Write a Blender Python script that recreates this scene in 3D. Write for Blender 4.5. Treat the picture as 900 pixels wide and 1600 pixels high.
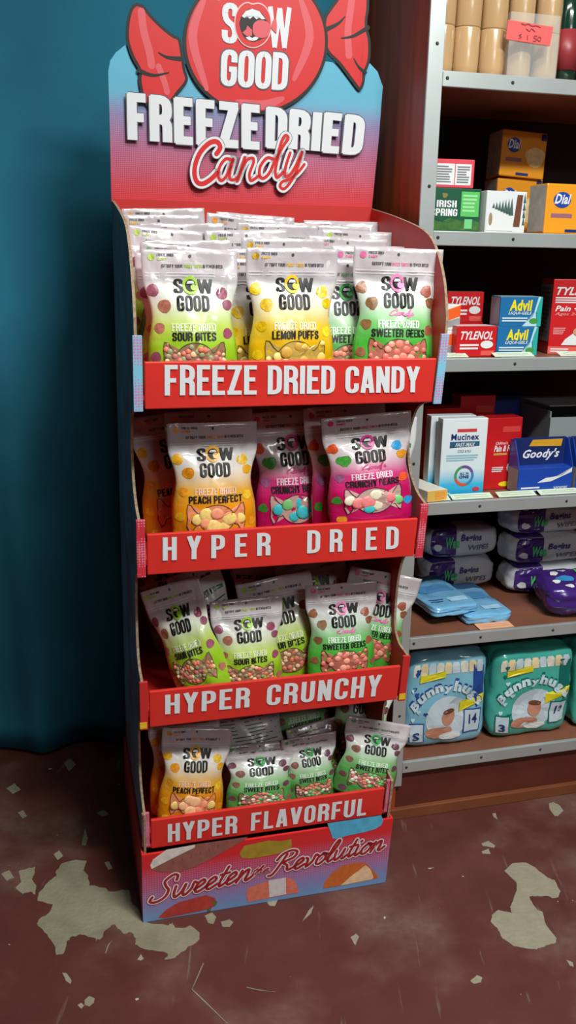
import bpy, bmesh, math, random
from mathutils import Vector, Matrix, noise
for o in list(bpy.data.objects): bpy.data.objects.remove(o)
scene = bpy.context.scene
COL = scene.collection
R = math.radians
random.seed(7)

# ------------------------------------------------------------------ camera, world, lights, exposure
F_PX, PITCH, ROLL, CAM_H = 1380.0, R(15.95), R(.93), 1.383
camd = bpy.data.cameras.new('camera'); cam = bpy.data.objects.new('camera', camd); COL.objects.link(cam)
fw = Vector((0, math.cos(PITCH), -math.sin(PITCH))); up0 = Vector((0, math.sin(PITCH), math.cos(PITCH))); rt0 = Vector((1, 0, 0))
RT = rt0*math.cos(ROLL) + up0*math.sin(ROLL); UP = up0*math.cos(ROLL) - rt0*math.sin(ROLL)
M = Matrix((RT, UP, -fw)).transposed().to_4x4(); M.translation = (0, 0, CAM_H)
cam.matrix_world = M
camd.sensor_fit = 'VERTICAL'; camd.sensor_height = 36.0; camd.lens = 36.0*F_PX/1600.0
camd.clip_start = .02; camd.clip_end = 60
scene.camera = cam

w = bpy.data.worlds.new('world'); scene.world = w; w.use_nodes = True
w.node_tree.nodes['Background'].inputs[0].default_value = (.80, .84, .90, 1)
w.node_tree.nodes['Background'].inputs[1].default_value = .10

def area(name, loc, sx, sy, energy, color, target=None):
    l = bpy.data.lights.new(name, 'AREA'); l.shape = 'RECTANGLE'; l.size = sx; l.size_y = sy
    l.energy = energy; l.color = color
    o = bpy.data.objects.new(name, l); COL.objects.link(o); o.location = loc
    return o
area('ceiling_tube_front', (.95, .30, 2.80), .9, .14, 84, (.97, 1.0, .96))
area('ceiling_tube_over_display', (.26, 1.06, 2.80), .9, .14, 19, (.97, 1.0, .96))
area('tray_fill_light', (1.75, -1.75, 2.80), 1.3, .50, 46, (.97, 1.0, .97))  # added fill light from the front right, lifts the shade inside the trays

scene.view_settings.view_transform = 'Standard'; scene.view_settings.look = 'None'
scene.view_settings.exposure = 0.0; scene.view_settings.gamma = 1.0; scene.view_settings.use_curve_mapping = False

# ------------------------------------------------------------------ frames: display stand (DM), shelf unit (SM)
DO, DYAW = Vector((-.303, 1.599, 0)), R(14.73)
SO, SYAW = Vector((.267, 1.965, 0)), R(14.83)
DM = Matrix.Translation(DO) @ Matrix.Rotation(DYAW, 4, 'Z')
SM = Matrix.Translation(SO) @ Matrix.Rotation(SYAW, 4, 'Z')
DMI = DM.inverted(); CAMP = Vector((0, 0, CAM_H))
def ray(x, y): return fw + RT*((x-450)/F_PX) - UP*((y-800)/F_PX)
def on_display(x, y, lean_y0, lean=.0648):
    "photo point -> (lx, z) on the real plane  ly = lean_y0 - lean*z  of the display stand"
    p = DMI @ CAMP; d = DMI.to_3x3() @ ray(x, y)
    t = (lean_y0 - lean*p.z - p.y)/(d.y + lean*d.z)
    q = p + d*t
    return (q.x, q.z)
def on_floor(x, y):
    d = ray(x, y); t = -CAM_H/d.z; q = CAMP + d*t
    return (q.x, q.y)

# ------------------------------------------------------------------ helpers
def lin(c):
    c = c/255.0
    return c/12.92 if c <= .04045 else ((c+.055)/1.055)**2.4
def rgb(r, g, b): return (lin(r), lin(g), lin(b), 1)
MATS = {}
def mat(name, col, rough=.5, metal=0.0, spec=.5, coat=0.0, noise_amt=0.0, nscale=40.0, bump=0.0, bscale=60.0, col2=None):
    if name in MATS: return MATS[name]
    m = bpy.data.materials.new(name); m.use_nodes = True; nt = m.node_tree; b = nt.nodes['Principled BSDF']
    c = rgb(*col)
    b.inputs['Base Color'].default_value = c; b.inputs['Roughness'].default_value = rough
    b.inputs['Metallic'].default_value = metal; b.inputs['Specular IOR Level'].default_value = spec
    b.inputs['Coat Weight'].default_value = coat; b.inputs['Coat Roughness'].default_value = .12
    if noise_amt > 0 or bump > 0:
        tc = nt.nodes.new('ShaderNodeTexCoord')
    if noise_amt > 0:
        n = nt.nodes.new('ShaderNodeTexNoise'); n.inputs['Scale'].default_value = nscale; n.inputs['Detail'].default_value = 5
        nt.links.new(tc.outputs['Object'], n.inputs['Vector'])
        r = nt.nodes.new('ShaderNodeValToRGB'); r.color_ramp.elements[0].position = .3; r.color_ramp.elements[1].position = .7
        if col2 is None: e0 = tuple(x*(1-noise_amt) for x in c[:3])+(1,); e1 = tuple(min(1, x*(1+noise_amt)) for x in c[:3])+(1,)
        else: e0 = c; e1 = rgb(*col2)
        r.color_ramp.elements[0].color = e0; r.color_ramp.elements[1].color = e1
        nt.links.new(n.outputs['Fac'], r.inputs['Fac']); nt.links.new(r.outputs['Color'], b.inputs['Base Color'])
    if bump > 0:
        n2 = nt.nodes.new('ShaderNodeTexNoise'); n2.inputs['Scale'].default_value = bscale; n2.inputs['Detail'].default_value = 3
        nt.links.new(tc.outputs['Object'], n2.inputs['Vector'])
        bp = nt.nodes.new('ShaderNodeBump'); bp.inputs['Strength'].default_value = bump; bp.inputs['Distance'].default_value = .004
        nt.links.new(n2.outputs['Fac'], bp.inputs['Height']); nt.links.new(bp.outputs['Normal'], b.inputs['Normal'])
    MATS[name] = m
    return m
def ramp_mat(name, stops, coord='Object', axis=2, lo=0.0, hi=1.0, rough=.4, coat=0.0, halftone=None, bump=0.0, bscale=50, stretch=(1, 1, 1), wob=0.0):
    "colour printed as a gradient along one axis (object units lo..hi or UV); halftone=(scale, colour, lo, hi) prints dots"
    if name in MATS: return MATS[name]
    m = bpy.data.materials.new(name); m.use_nodes = True; nt = m.node_tree; b = nt.nodes['Principled BSDF']
    tc = nt.nodes.new('ShaderNodeTexCoord'); sx = nt.nodes.new('ShaderNodeSeparateXYZ')
    nt.links.new(tc.outputs[coord], sx.inputs[0])
    mr = nt.nodes.new('ShaderNodeMapRange'); mr.inputs['From Min'].default_value = lo; mr.inputs['From Max'].default_value = hi
    src = sx.outputs[axis]
    if wob > 0:
        nz = nt.nodes.new('ShaderNodeTexNoise'); nz.inputs['Scale'].default_value = 4 if coord == 'UV' else 25
        nt.links.new(tc.outputs[coord], nz.inputs['Vector'])
        ma = nt.nodes.new('ShaderNodeMath'); ma.operation = 'MULTIPLY_ADD'; ma.inputs[1].default_value = wob
        nt.links.new(nz.outputs['Fac'], ma.inputs[0]); nt.links.new(src, ma.inputs[2]); src = ma.outputs[0]
    nt.links.new(src, mr.inputs['Value'])
    r = nt.nodes.new('ShaderNodeValToRGB'); els = r.color_ramp.elements
    while len(els) < len(stops): els.new(.5)
    for e, (p, c) in zip(els, stops): e.position = p; e.color = rgb(*c)
    nt.links.new(mr.outputs[0], r.inputs['Fac'])
    out = r.outputs['Color']
    if halftone:
        sc, hc, amt = halftone
        s = []
        for k, ax in enumerate((0, 2)):
            mm = nt.nodes.new('ShaderNodeMath'); mm.operation = 'MULTIPLY'; mm.inputs[1].default_value = sc
            if k == 0:
                ad = nt.nodes.new('ShaderNodeMath'); ad.operation = 'ADD'
                nt.links.new(sx.outputs[0], ad.inputs[0]); nt.links.new(sx.outputs[2], ad.inputs[1]); nt.links.new(ad.outputs[0], mm.inputs[0])
            else:
                ad = nt.nodes.new('ShaderNodeMath'); ad.operation = 'SUBTRACT'
                nt.links.new(sx.outputs[0], ad.inputs[0]); nt.links.new(sx.outputs[2], ad.inputs[1]); nt.links.new(ad.outputs[0], mm.inputs[0])
            sn = nt.nodes.new('ShaderNodeMath'); sn.operation = 'SINE'; nt.links.new(mm.outputs[0], sn.inputs[0]); s.append(sn)
        pr = nt.nodes.new('ShaderNodeMath'); pr.operation = 'MULTIPLY'
        nt.links.new(s[0].outputs[0], pr.inputs[0]); nt.links.new(s[1].outputs[0], pr.inputs[1])
        gt = nt.nodes.new('ShaderNodeMath'); gt.operation = 'GREATER_THAN'; gt.inputs[1].default_value = .25
        nt.links.new(pr.outputs[0], gt.inputs[0])
        am = nt.nodes.new('ShaderNodeMath'); am.operation = 'MULTIPLY'; am.inputs[1].default_value = amt
        nt.links.new(gt.outputs[0], am.inputs[0])
        # dots only in the middle band of the gradient
        bd = nt.nodes.new('ShaderNodeValToRGB'); be = bd.color_ramp.elements
        be[0].position = .12; be[0].color = (0, 0, 0, 1); be[1].position = .35; be[1].color = (1, 1, 1, 1)
        e = be.new(.6); e.color = (1, 1, 1, 1); e = be.new(.8); e.color = (0, 0, 0, 1)
        nt.links.new(mr.outputs[0], bd.inputs['Fac'])
        a2 = nt.nodes.new('ShaderNodeMath'); a2.operation = 'MULTIPLY'
        nt.links.new(am.outputs[0], a2.inputs[0]); nt.links.new(bd.outputs['Color'], a2.inputs[1])
        mx = nt.nodes.new('ShaderNodeMixRGB'); mx.inputs['Color2'].default_value = rgb(*hc)
        nt.links.new(a2.outputs[0], mx.inputs['Fac']); nt.links.new(out, mx.inputs['Color1']); out = mx.outputs['Color']
    nt.links.new(out, b.inputs['Base Color'])
    b.inputs['Roughness'].default_value = rough; b.inputs['Coat Weight'].default_value = coat; b.inputs['Coat Roughness'].default_value = .1
    if bump > 0:
        mp = nt.nodes.new('ShaderNodeMapping'); mp.inputs['Scale'].default_value = stretch
        nt.links.new(tc.outputs['Object'], mp.inputs['Vector'])
        n2 = nt.nodes.new('ShaderNodeTexNoise'); n2.inputs['Scale'].default_value = bscale; n2.inputs['Detail'].default_value = 2; n2.inputs['Distortion'].default_value = .6
        nt.links.new(mp.outputs[0], n2.inputs['Vector'])
        bp = nt.nodes.new('ShaderNodeBump'); bp.inputs['Strength'].default_value = bump; bp.inputs['Distance'].default_value = .006
        nt.links.new(n2.outputs['Fac'], bp.inputs['Height']); nt.links.new(bp.outputs['Normal'], b.inputs['Normal'])
    MATS[name] = m
    return m
def dots_mat(name, base, dot, scale, size=.35, rough=.45):
    if name in MATS: return MATS[name]
    m = bpy.data.materials.new(name); m.use_nodes = True; nt = m.node_tree; b = nt.nodes['Principled BSDF']
    tc = nt.nodes.new('ShaderNodeTexCoord'); v = nt.nodes.new('ShaderNodeTexVoronoi'); v.inputs['Scale'].default_value = scale
    v.inputs['Randomness'].default_value = .15
    nt.links.new(tc.outputs['Object'], v.inputs['Vector'])
    r = nt.nodes.new('ShaderNodeValToRGB'); r.color_ramp.interpolation = 'CONSTANT'
    r.color_ramp.elements[0].color = rgb(*base); r.color_ramp.elements[1].position = size; r.color_ramp.elements[1].color = rgb(*dot)
    nt.links.new(v.outputs['Distance'], r.inputs['Fac']); nt.links.new(r.outputs['Color'], b.inputs['Base Color'])
    b.inputs['Roughness'].default_value = rough
    MATS[name] = m
    return m
def clear_mat(name, tint=(235, 240, 240), alpha=.16):
    if name in MATS: return MATS[name]
    m = bpy.data.materials.new(name); m.use_nodes = True; b = m.node_tree.nodes['Principled BSDF']
    b.inputs['Base Color'].default_value = rgb(*tint); b.inputs['Roughness'].default_value = .08; b.inputs['Alpha'].default_value = alpha
    b.inputs['Specular IOR Level'].default_value = .8
    MATS[name] = m
    return m

def link(name, me, parent=None, M=None):
    o = bpy.data.objects.new(name, me); COL.objects.link(o)
    if parent is not None: o.parent = parent
    if M is not None: o.matrix_world = M
    return o
def tag(o, label=None, cat=None, group=None, kind=None):
    if label: o['label'] = label
    if cat: o['category'] = cat
    if group: o['group'] = group
    if kind: o['kind'] = kind
    return o
def thing(name, M, label, cat, group=None):
    o = bpy.data.objects.new(name, None); COL.objects.link(o); o.empty_display_size = .05
    o.matrix_world = M
    return tag(o, label, cat, group)
def mesh(name, V, Fc, mats, mi=None, smooth=False, uv=None):
    me = bpy.data.meshes.new(name); me.from_pydata([tuple(v) for v in V], [], Fc)
    for m in (mats if isinstance(mats, (list, tuple)) else [mats]): me.materials.append(m)
    if mi is not None: me.polygons.foreach_set('material_index', mi)
    if smooth: me.polygons.foreach_set('use_smooth', [True]*len(Fc))
    if uv is not None:
        l = me.uv_layers.new(name='uv')
        for p in me.polygons:
            for li, vi in zip(p.loop_indices, p.vertices): l.data[li].uv = uv[vi]
    me.update()
    return me
class MB:
    def __init__(s): s.v = []; s.f = []; s.m = []
    def add(s, V, Fc, mi=0):
        o = len(s.v); s.v += [Vector(v) for v in V]
        for f in Fc: s.f.append(tuple(i+o for i in f)); s.m.append(mi)
    def box(s, x0, x1, y0, y1, z0, z1, mi=0, ch=0.0):
        if ch <= 0:
            V = [(x, y, z) for z in (z0, z1) for y in (y0, y1) for x in (x0, x1)]
            s.add(V, [(0, 2, 3, 1), (4, 5, 7, 6), (0, 1, 5, 4), (2, 6, 7, 3), (0, 4, 6, 2), (1, 3, 7, 5)], mi); return
        bm = bmesh.new(); bmesh.ops.create_cube(bm, size=1)
        for v in bm.verts: v.co = Vector((x0+(v.co.x+.5)*(x1-x0), y0+(v.co.y+.5)*(y1-y0), z0+(v.co.z+.5)*(z1-z0)))
        bmesh.ops.bevel(bm, geom=list(bm.edges), offset=ch, segments=2, affect='EDGES', profile=.5)
        bm.verts.index_update()
        s.add([v.co.copy() for v in bm.verts], [tuple(v.index for v in f.verts) for f in bm.faces], mi); bm.free()
    def lathe(s, prof, n=24, mi=0, axis=Vector((0, 0, 0))):
        V = []; Fc = []
        for (r, z) in prof:
            for k in range(n): V.append((axis.x+r*math.cos(2*math.pi*k/n), axis.y+r*math.sin(2*math.pi*k/n), axis.z+z))
        for i in range(len(prof)-1):
            for k in range(n):
                k2 = (k+1) % n
                Fc.append((i*n+k, i*n+k2, (i+1)*n+k2, (i+1)*n+k))
        Fc.append(tuple(range(n))[::-1]); Fc.append(tuple((len(prof)-1)*n+k for k in range(n)))
        s.add(V, Fc, mi)
    def prism(s, poly, front, back, mi=0, mi_edge=None, mi_back=None):
        "poly: list of 2d pts; front/back: functions 2d->3d"
        n = len(poly); V = [front(*p) for p in poly] + [back(*p) for p in poly]
        s.add(V, [tuple(range(n))], mi)
        s.add(V, [tuple(range(2*n-1, n-1, -1))], mi if mi_back is None else mi_back)
        s.add(V, [(i, n+i, n+(i+1) % n, (i+1) % n) for i in range(n)], mi if mi_edge is None else mi_edge)
    def warp(s, fn): s.v = [Vector(fn(v)) for v in s.v]; return s
    def build(s, name, mats, parent=None, M=None, smooth=False):
        return link(name, mesh(name, s.v, s.f, mats, s.m, smooth), parent, M)

# ------------------------------------------------------------------ 2d lettering: block capitals and a brush script, as strokes
def rounded(p, r, closed=False, n=4):
    out = []; N = len(p)
    for i in range(N):
        a, b, c = Vector(p[i-1]), Vector(p[i]), Vector(p[(i+1) % N])
        if not closed and i in (0, N-1): out.append(tuple(b)); continue
        d1 = min(r, (a-b).length*.5); d2 = min(r, (c-b).length*.5)
        s = b+(a-b).normalized()*d1; e = b+(c-b).normalized()*d2
        for k in range(n+1):
            t = k/n; out.append(tuple(s*(1-t)**2 + b*2*t*(1-t) + e*t*t))
    return out
def catmull(p, n=5, closed=False):
    out = []; N = len(p); rng = range(N if closed else N-1)
    for i in rng:
        P = [Vector(p[(i+j) % N] if closed else p[max(0, min(N-1, i+j))]) for j in (-1, 0, 1, 2)]
        for k in range(n):
            t = k/n
            out.append(tuple(.5*((2*P[1])+(P[2]-P[0])*t+(2*P[0]-5*P[1]+4*P[2]-P[3])*t*t+(3*P[1]-P[0]-3*P[2]+P[3])*t**3)))
    if not closed: out.append(tuple(p[-1]))
    return out
def stroke(path, hw, closed=False, k=1.0, cap=False, taper=None):
    "polyline -> ribbon (verts, faces); k stretches the pen in x; taper(t)->factor"
    P = [Vector((x/k, y)) for x, y in path]; N = len(P); V = []; Fc = []
    for i in range(N):
        a = P[i-1] if (i > 0 or closed) else None; b = P[i]; c = P[(i+1) % N] if (i < N-1 or closed) else None
        d1 = (b-a).normalized() if a is not None and (b-a).length > 1e-9 else None
        d2 = (c-b).normalized() if c is not None and (c-b).length > 1e-9 else None
        d = d1 or d2
        n1 = Vector((-d1.y, d1.x)) if d1 else None; n2 = Vector((-d2.y, d2.x)) if d2 else None
        if n1 and n2:
            n = n1+n2
            n = n.normalized() if n.length > 1e-6 else n1
            n = n/max(.45, n.dot(n1))
        else: n = n1 or n2
        h = hw*(taper(i/(N-1)) if taper else 1)
        V += [b+n*h, b-n*h]
    for i in range(N if closed else N-1):
        j = (i+1) % N; Fc.append((2*i, 2*i+1, 2*j+1, 2*j))
    if cap:
        for (i, j) in ((0, 1), (N-1, N-2)):
            h = hw*(taper(i/(N-1)) if taper else 1); d = (P[i]-P[j]); d = d.normalized() if d.length > 0 else Vector((1, 0))
            n = Vector((-d.y, d.x)); o = len(V)
            V += [P[i]+n*h*math.cos(a)+d*h*math.sin(a) for a in [math.pi*q/6 for q in range(7)]]
            Fc.append(tuple(range(o, o+7)) if True else ())
    return [(v.x*k, v.y) for v in V], Fc
LW, LH = .082, .068
def glyph(ch):
    w = .47; l = LW; r = w-LW; b = LH; t = 1-LH; S = []
    rr = lambda p, q=.16: S.append((rounded(p, q), False))
    ln = lambda *p: S.append((list(p), False))
    if ch in 'IL1!': pass
    if ch == 'A': ln((.075, 0), (w/2-.035, 1)); ln((w-.075, 0), (w/2+.035, 1)); ln((.13, .26), (w-.13, .26))
    elif ch == 'B': ln((l, 0), (l, 1)); rr([(.0, t), (r-.02, t), (r-.02, .53), (0, .53)]); rr([(0, .53), (r, .53), (r, b), (0, b)])
    elif ch == 'C': rr([(r, .64), (r, t), (l, t), (l, b), (r, b), (r, .36)], .2)
    elif ch == 'D': ln((l, 0), (l, 1)); rr([(0, t), (r, t), (r, b), (0, b)], .2)
    elif ch == 'E': w = .42; ln((l, 0), (l, 1)); ln((0, t), (w, t)); ln((0, .52), (w-.05, .52)); ln((0, b), (w, b))
    elif ch == 'F': w = .41; ln((l, 0), (l, 1)); ln((0, t), (w, t)); ln((0, .5), (w-.05, .5))
    elif ch == 'G': rr([(r, .66), (r, t), (l, t), (l, b), (r, b), (r, .47)], .2); ln((w*.5, .47), (w, .47))
    elif ch == 'H': ln((l, 0), (l, 1)); ln((r, 0), (r, 1)); ln((l, .51), (r, .51))
    elif ch == 'I': w = LW*2; ln((l, 0), (l, 1))
    elif ch == 'K': ln((l, 0), (l, 1)); ln((l+.02, .4), (w-.07, 1)); ln((l+.08, .55), (w-.06, 0))
    elif ch == 'L': w = .4; ln((l, 0), (l, 1)); ln((0, b), (w, b))
    elif ch == 'M': w = .62; ln((l, 0), (l, 1)); ln((w-l, 0), (w-l, 1)); ln((l+.01, 1), (w/2, .1)); ln((w-l-.01, 1), (w/2, .1))
    elif ch == 'N': ln((l, 0), (l, 1)); ln((r, 0), (r, 1)); ln((l, .98), (r, .02))
    elif ch in 'O0': S.append((rounded([(l, b), (r, b), (r, t), (l, t)], .2, True), True))
    elif ch == 'P': ln((l, 0), (l, 1)); rr([(0, t), (r, t), (r, .43), (0, .43)], .18)
    elif ch == 'R': ln((l, 0), (l, 1)); rr([(0, t), (r, t), (r, .5), (0, .5)], .18); rr([(l, .5), (r, .47), (r, 0)], .14)
    elif ch == 'S': rr([(r, .68), (r, t), (l, t), (l, .57), (r, .43), (r, b), (l, b), (l, .32)], .19)
    elif ch == 'T': ln((w/2, 0), (w/2, 1)); ln((0, t), (w, t))
    elif ch == 'U': rr([(l, 1), (l, b), (r, b), (r, 1)], .2)
    elif ch == 'V': ln((.07, 1), (w/2, .03)); ln((w-.07, 1), (w/2, .03))
    elif ch == 'W': w = .86; ln((.07, 1), (.23, .03)); ln((.23, .03), (w/2, .97)); ln((w/2, .97), (w-.23, .03)); ln((w-.23, .03), (w-.07, 1))
    elif ch == 'X': ln((.07, 0), (w-.07, 1)); ln((.07, 1), (w-.07, 0))
    elif ch == 'Y': ln((.07, 1), (w/2, .44)); ln((w-.07, 1), (w/2, .44)); ln((w/2, .5), (w/2, 0))
    elif ch == 'Z': ln((0, t), (w, t)); ln((w-.1, t), (.1, b)); ln((0, b), (w, b))
    elif ch == ' ': w = .24
    else: w = .3; ln((.15, .2), (.15, .6))
    return w, S
def block(s, gap=.07, space=None, bold=1.0):
    "capitals -> (V, F, width), height 1"
    V = []; Fc = []; x = 0; nl = 0
    for ch in s:
        w, S = glyph(ch)
        if ch == ' ' and space is not None: w = space
        for p, cl in S:
            v, f = stroke(p, LH*bold, cl, LW/LH); o = len(V)
            V += [(a+x, b, nl) for a, b in v]; Fc += [tuple(i+o for i in q) for q in f]; nl = (nl+1) % 7
        x += w+gap
    return V, Fc, x-gap
SCRIPT = {
 'a': (1.0, [[(.78, .9), (.45, 1.0), (.1, .65), (.05, .2), (.3, 0), (.6, .3), (.8, .95)], [(.8, .95), (.68, .3), (.8, .02), (1.08, .28)]]),
 'n': (1.05, [[(.15, .98), (.05, .0)], [(.07, .15), (.4, .85), (.62, .95), (.68, .6), (.62, .15), (.78, 0), (1.1, .3)]]),
 'd': (1.0, [[(.75, .9), (.45, 1.0), (.1, .65), (.05, .2), (.3, 0), (.6, .35), (.85, 1.3), (1.0, 1.95), (.85, 2.0), (.72, 1.2), (.68, .3), (.8, .02), (1.08, .28)]]),
 'y': (1.05, [[(.05, .95), (.02, .3), (.25, .0), (.55, .3), (.75, .98)], [(.75, .98), (.6, .0), (.35, -.7), (.1, -.75), (.15, -.45), (.6, -.1), (1.1, .4)]]),
 'w': (1.45, [[(.0, .95), (.05, .3), (.25, 0), (.55, .35), (.68, .95)], [(.68, .95), (.68, .25), (.88, 0), (1.2, .4), (1.25, .95), (1.5, .82)]]),
 'e': (.78, [[(.0, .3), (.35, .48), (.58, .75), (.42, 1.0), (.12, .75), (.08, .25), (.32, 0), (.82, .32)]]),
 't': (.62, [[(.38, 1.65), (.18, .5), (.28, .02), (.66, .3)], [(.02, 1.05), (.62, 1.1)]]),
 'v': (.9, [[(.0, .9), (.18, .7), (.25, .02), (.6, .4), (.7, 1.0), (.98, .85)]]),
 'o': (.85, [[(.42, 1.0), (.08, .6), (.1, .12), (.38, 0), (.7, .4), (.66, .9), (.42, 1.0), (.6, .8), (.92, .85)]]),
 'l': (.62, [[(.0, .3), (.38, 1.1), (.55, 1.8), (.4, 2.0), (.2, 1.4), (.12, .35), (.28, 0), (.66, .3)]]),
 'u': (1.0, [[(.0, .95), (.03, .3), (.22, 0), (.5, .35), (.65, .95)], [(.65, .95), (.62, .25), (.76, 0), (1.05, .3)]]),
 'i': (.5, [[(.1, .95), (.07, .3), (.22, 0), (.52, .3)], [(.2, 1.35), (.24, 1.42)]]),
 'h': (1.0, [[(.0, .3), (.35, 1.2), (.5, 1.8), (.35, 1.95), (.15, 1.1), (.02, 0)], [(.05, .2), (.35, .85), (.6, .9), (.6, .2), (.75, 0), (1.0, .3)]]),
 'C': (1.5, [[(1.35, 1.45), (1.4, 1.85), (1.1, 2.05), (.5, 1.6), (.1, .8), (.15, .15), (.55, -.1), (1.1, .2), (1.6, .7)]]),
 'S': (1.5, [[(1.35, 1.5), (1.3, 1.9), (.95, 2.0), (.55, 1.6), (.75, 1.15), (1.05, .75), (.95, .2), (.45, -.05), (.0, .1), (.05, .45)]]),
 'R': (1.75, [[(.75, 1.7), (.5, .8), (.2, .0), (-.1, -.1)], [(.1, 1.3), (.4, 1.8), (1.0, 2.0), (1.5, 1.75), (1.4, 1.25), (.7, .95), (1.1, .6), (1.3, .1), (1.8, .3)]]),
 ' ': (.5, [])}
def script_paths(s, slant=.32):
    out = []; x = 0
    for ch in s:
        a, P = SCRIPT[ch]
        for p in P: out.append([(q[0]+x+slant*q[1], q[1]) for q in catmull(p, 5)])
        x += a
    return out, x
def ribbon_set(paths, hw, taper=None):
    V = []; Fc = []
    for k, p in enumerate(paths):
        v, f = stroke(p, hw, cap=True, taper=taper); o = len(V)
        V += [(a, b, k % 7) for a, b in v]; Fc += [tuple(i+o for i in q) for q in f]
    return V, Fc
FONT = {}
def ftext(s, bold=.0, shear=0.0):
    "default font -> 2d mesh normalised to its bounding box"
    key = (s, bold, shear)
    if key in FONT: return FONT[key]
    c = bpy.data.curves.new('t', 'FONT'); c.body = s; c.offset = bold; c.shear = shear; c.resolution_u = 2; c.fill_mode = 'FRONT'; c.space_character = 1.0+bold*2
    o = bpy.data.objects.new('t', c); COL.objects.link(o)
    me = bpy.data.meshes.new_from_object(o.evaluated_get(bpy.context.evaluated_depsgraph_get()))
    V = [(v.co.x, v.co.y) for v in me.vertices]; Fc = [tuple(p.vertices) for p in me.polygons]
    bpy.data.objects.remove(o); bpy.data.curves.remove(c); bpy.data.meshes.remove(me)
    x0 = min(v[0] for v in V); x1 = max(v[0] for v in V); y0 = min(v[1] for v in V); y1 = max(v[1] for v in V)
    FONT[key] = ([((x-x0)/(x1-x0), (y-y0)/(y1-y0)) for x, y in V], Fc)
    return FONT[key]
def fit(VF, u0, v0, u1, v1):
    V, Fc = VF[0], VF[1]
    x0 = min(v[0] for v in V); x1 = max(v[0] for v in V); y0 = min(v[1] for v in V); y1 = max(v[1] for v in V)
    return [(u0+(q[0]-x0)/(x1-x0)*(u1-u0), v0+(q[1]-y0)/(y1-y0)*(v1-v0)) + tuple(q[2:]) for q in V], Fc
def fill(poly, rings=3):
    "closed outline -> concentric rings so that it can follow a curved surface"
    n = len(poly); cx = sum(p[0] for p in poly)/n; cy = sum(p[1] for p in poly)/n; V = []; Fc = []
    for k in range(rings):
        s = 1-k/rings
        V += [(cx+(x-cx)*s, cy+(y-cy)*s) for x, y in poly]
    V.append((cx, cy))
    for k in range(rings-1):
        for i in range(n):
            j = (i+1) % n; Fc.append((k*n+i, k*n+j, (k+1)*n+j, (k+1)*n+i))
    for i in range(n): Fc.append(((rings-1)*n+i, (rings-1)*n+(i+1) % n, len(V)-1))
    return V, Fc
def ell(cx, cy, rx, ry, n=20, a0=0.0, lump=0.0, seed=0):
    rnd = random.Random(seed); ph = [rnd.random()*6.28 for _ in range(3)]
    return [(cx+rx*math.cos(a)*q, cy+ry*math.sin(a)*q) for a, q in
            [(2*math.pi*i/n+a0, 1+lump*(math.sin(3*2*math.pi*i/n+ph[0])+.6*math.sin(5*2*math.pi*i/n+ph[1]))) for i in range(n)]]
def inset(poly, d):
    n = len(poly); A = sum(poly[i-1][0]*poly[i][1]-poly[i][0]*poly[i-1][1] for i in range(n)); sg = 1 if A > 0 else -1
    out = []
    for i in range(n):
        a, b, c = Vector(poly[i-1]), Vector(poly[i]), Vector(poly[(i+1) % n])
        t = (c-a).normalized(); out.append(tuple(b+Vector((-t.y, t.x))*d*sg))
    return out
def decal(surf, items, off=.0008):
    "items: list of (V2d, F, material index[, layer]) -> MB laid on surf(u, v, offset)"
    m = MB()
    for it in items:
        lay = it[3] if len(it) > 3 else 0
        m.add([surf(q[0], q[1], off*(1+lay*.6)+(q[2]*5e-5 if len(q) > 2 else 0)) for q in it[0]], it[1], it[2])
    return m
def quad(u0, v0, u1, v1, n=1):
    V = []; Fc = []
    for j in range(n+1):
        for i in range(n+1): V.append((u0+(u1-u0)*i/n, v0+(v1-v0)*j/n))
    for j in range(n):
        for i in range(n): a = j*(n+1)+i; Fc.append((a, a+1, a+n+2, a+n+1))
    return V, Fc

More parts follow.
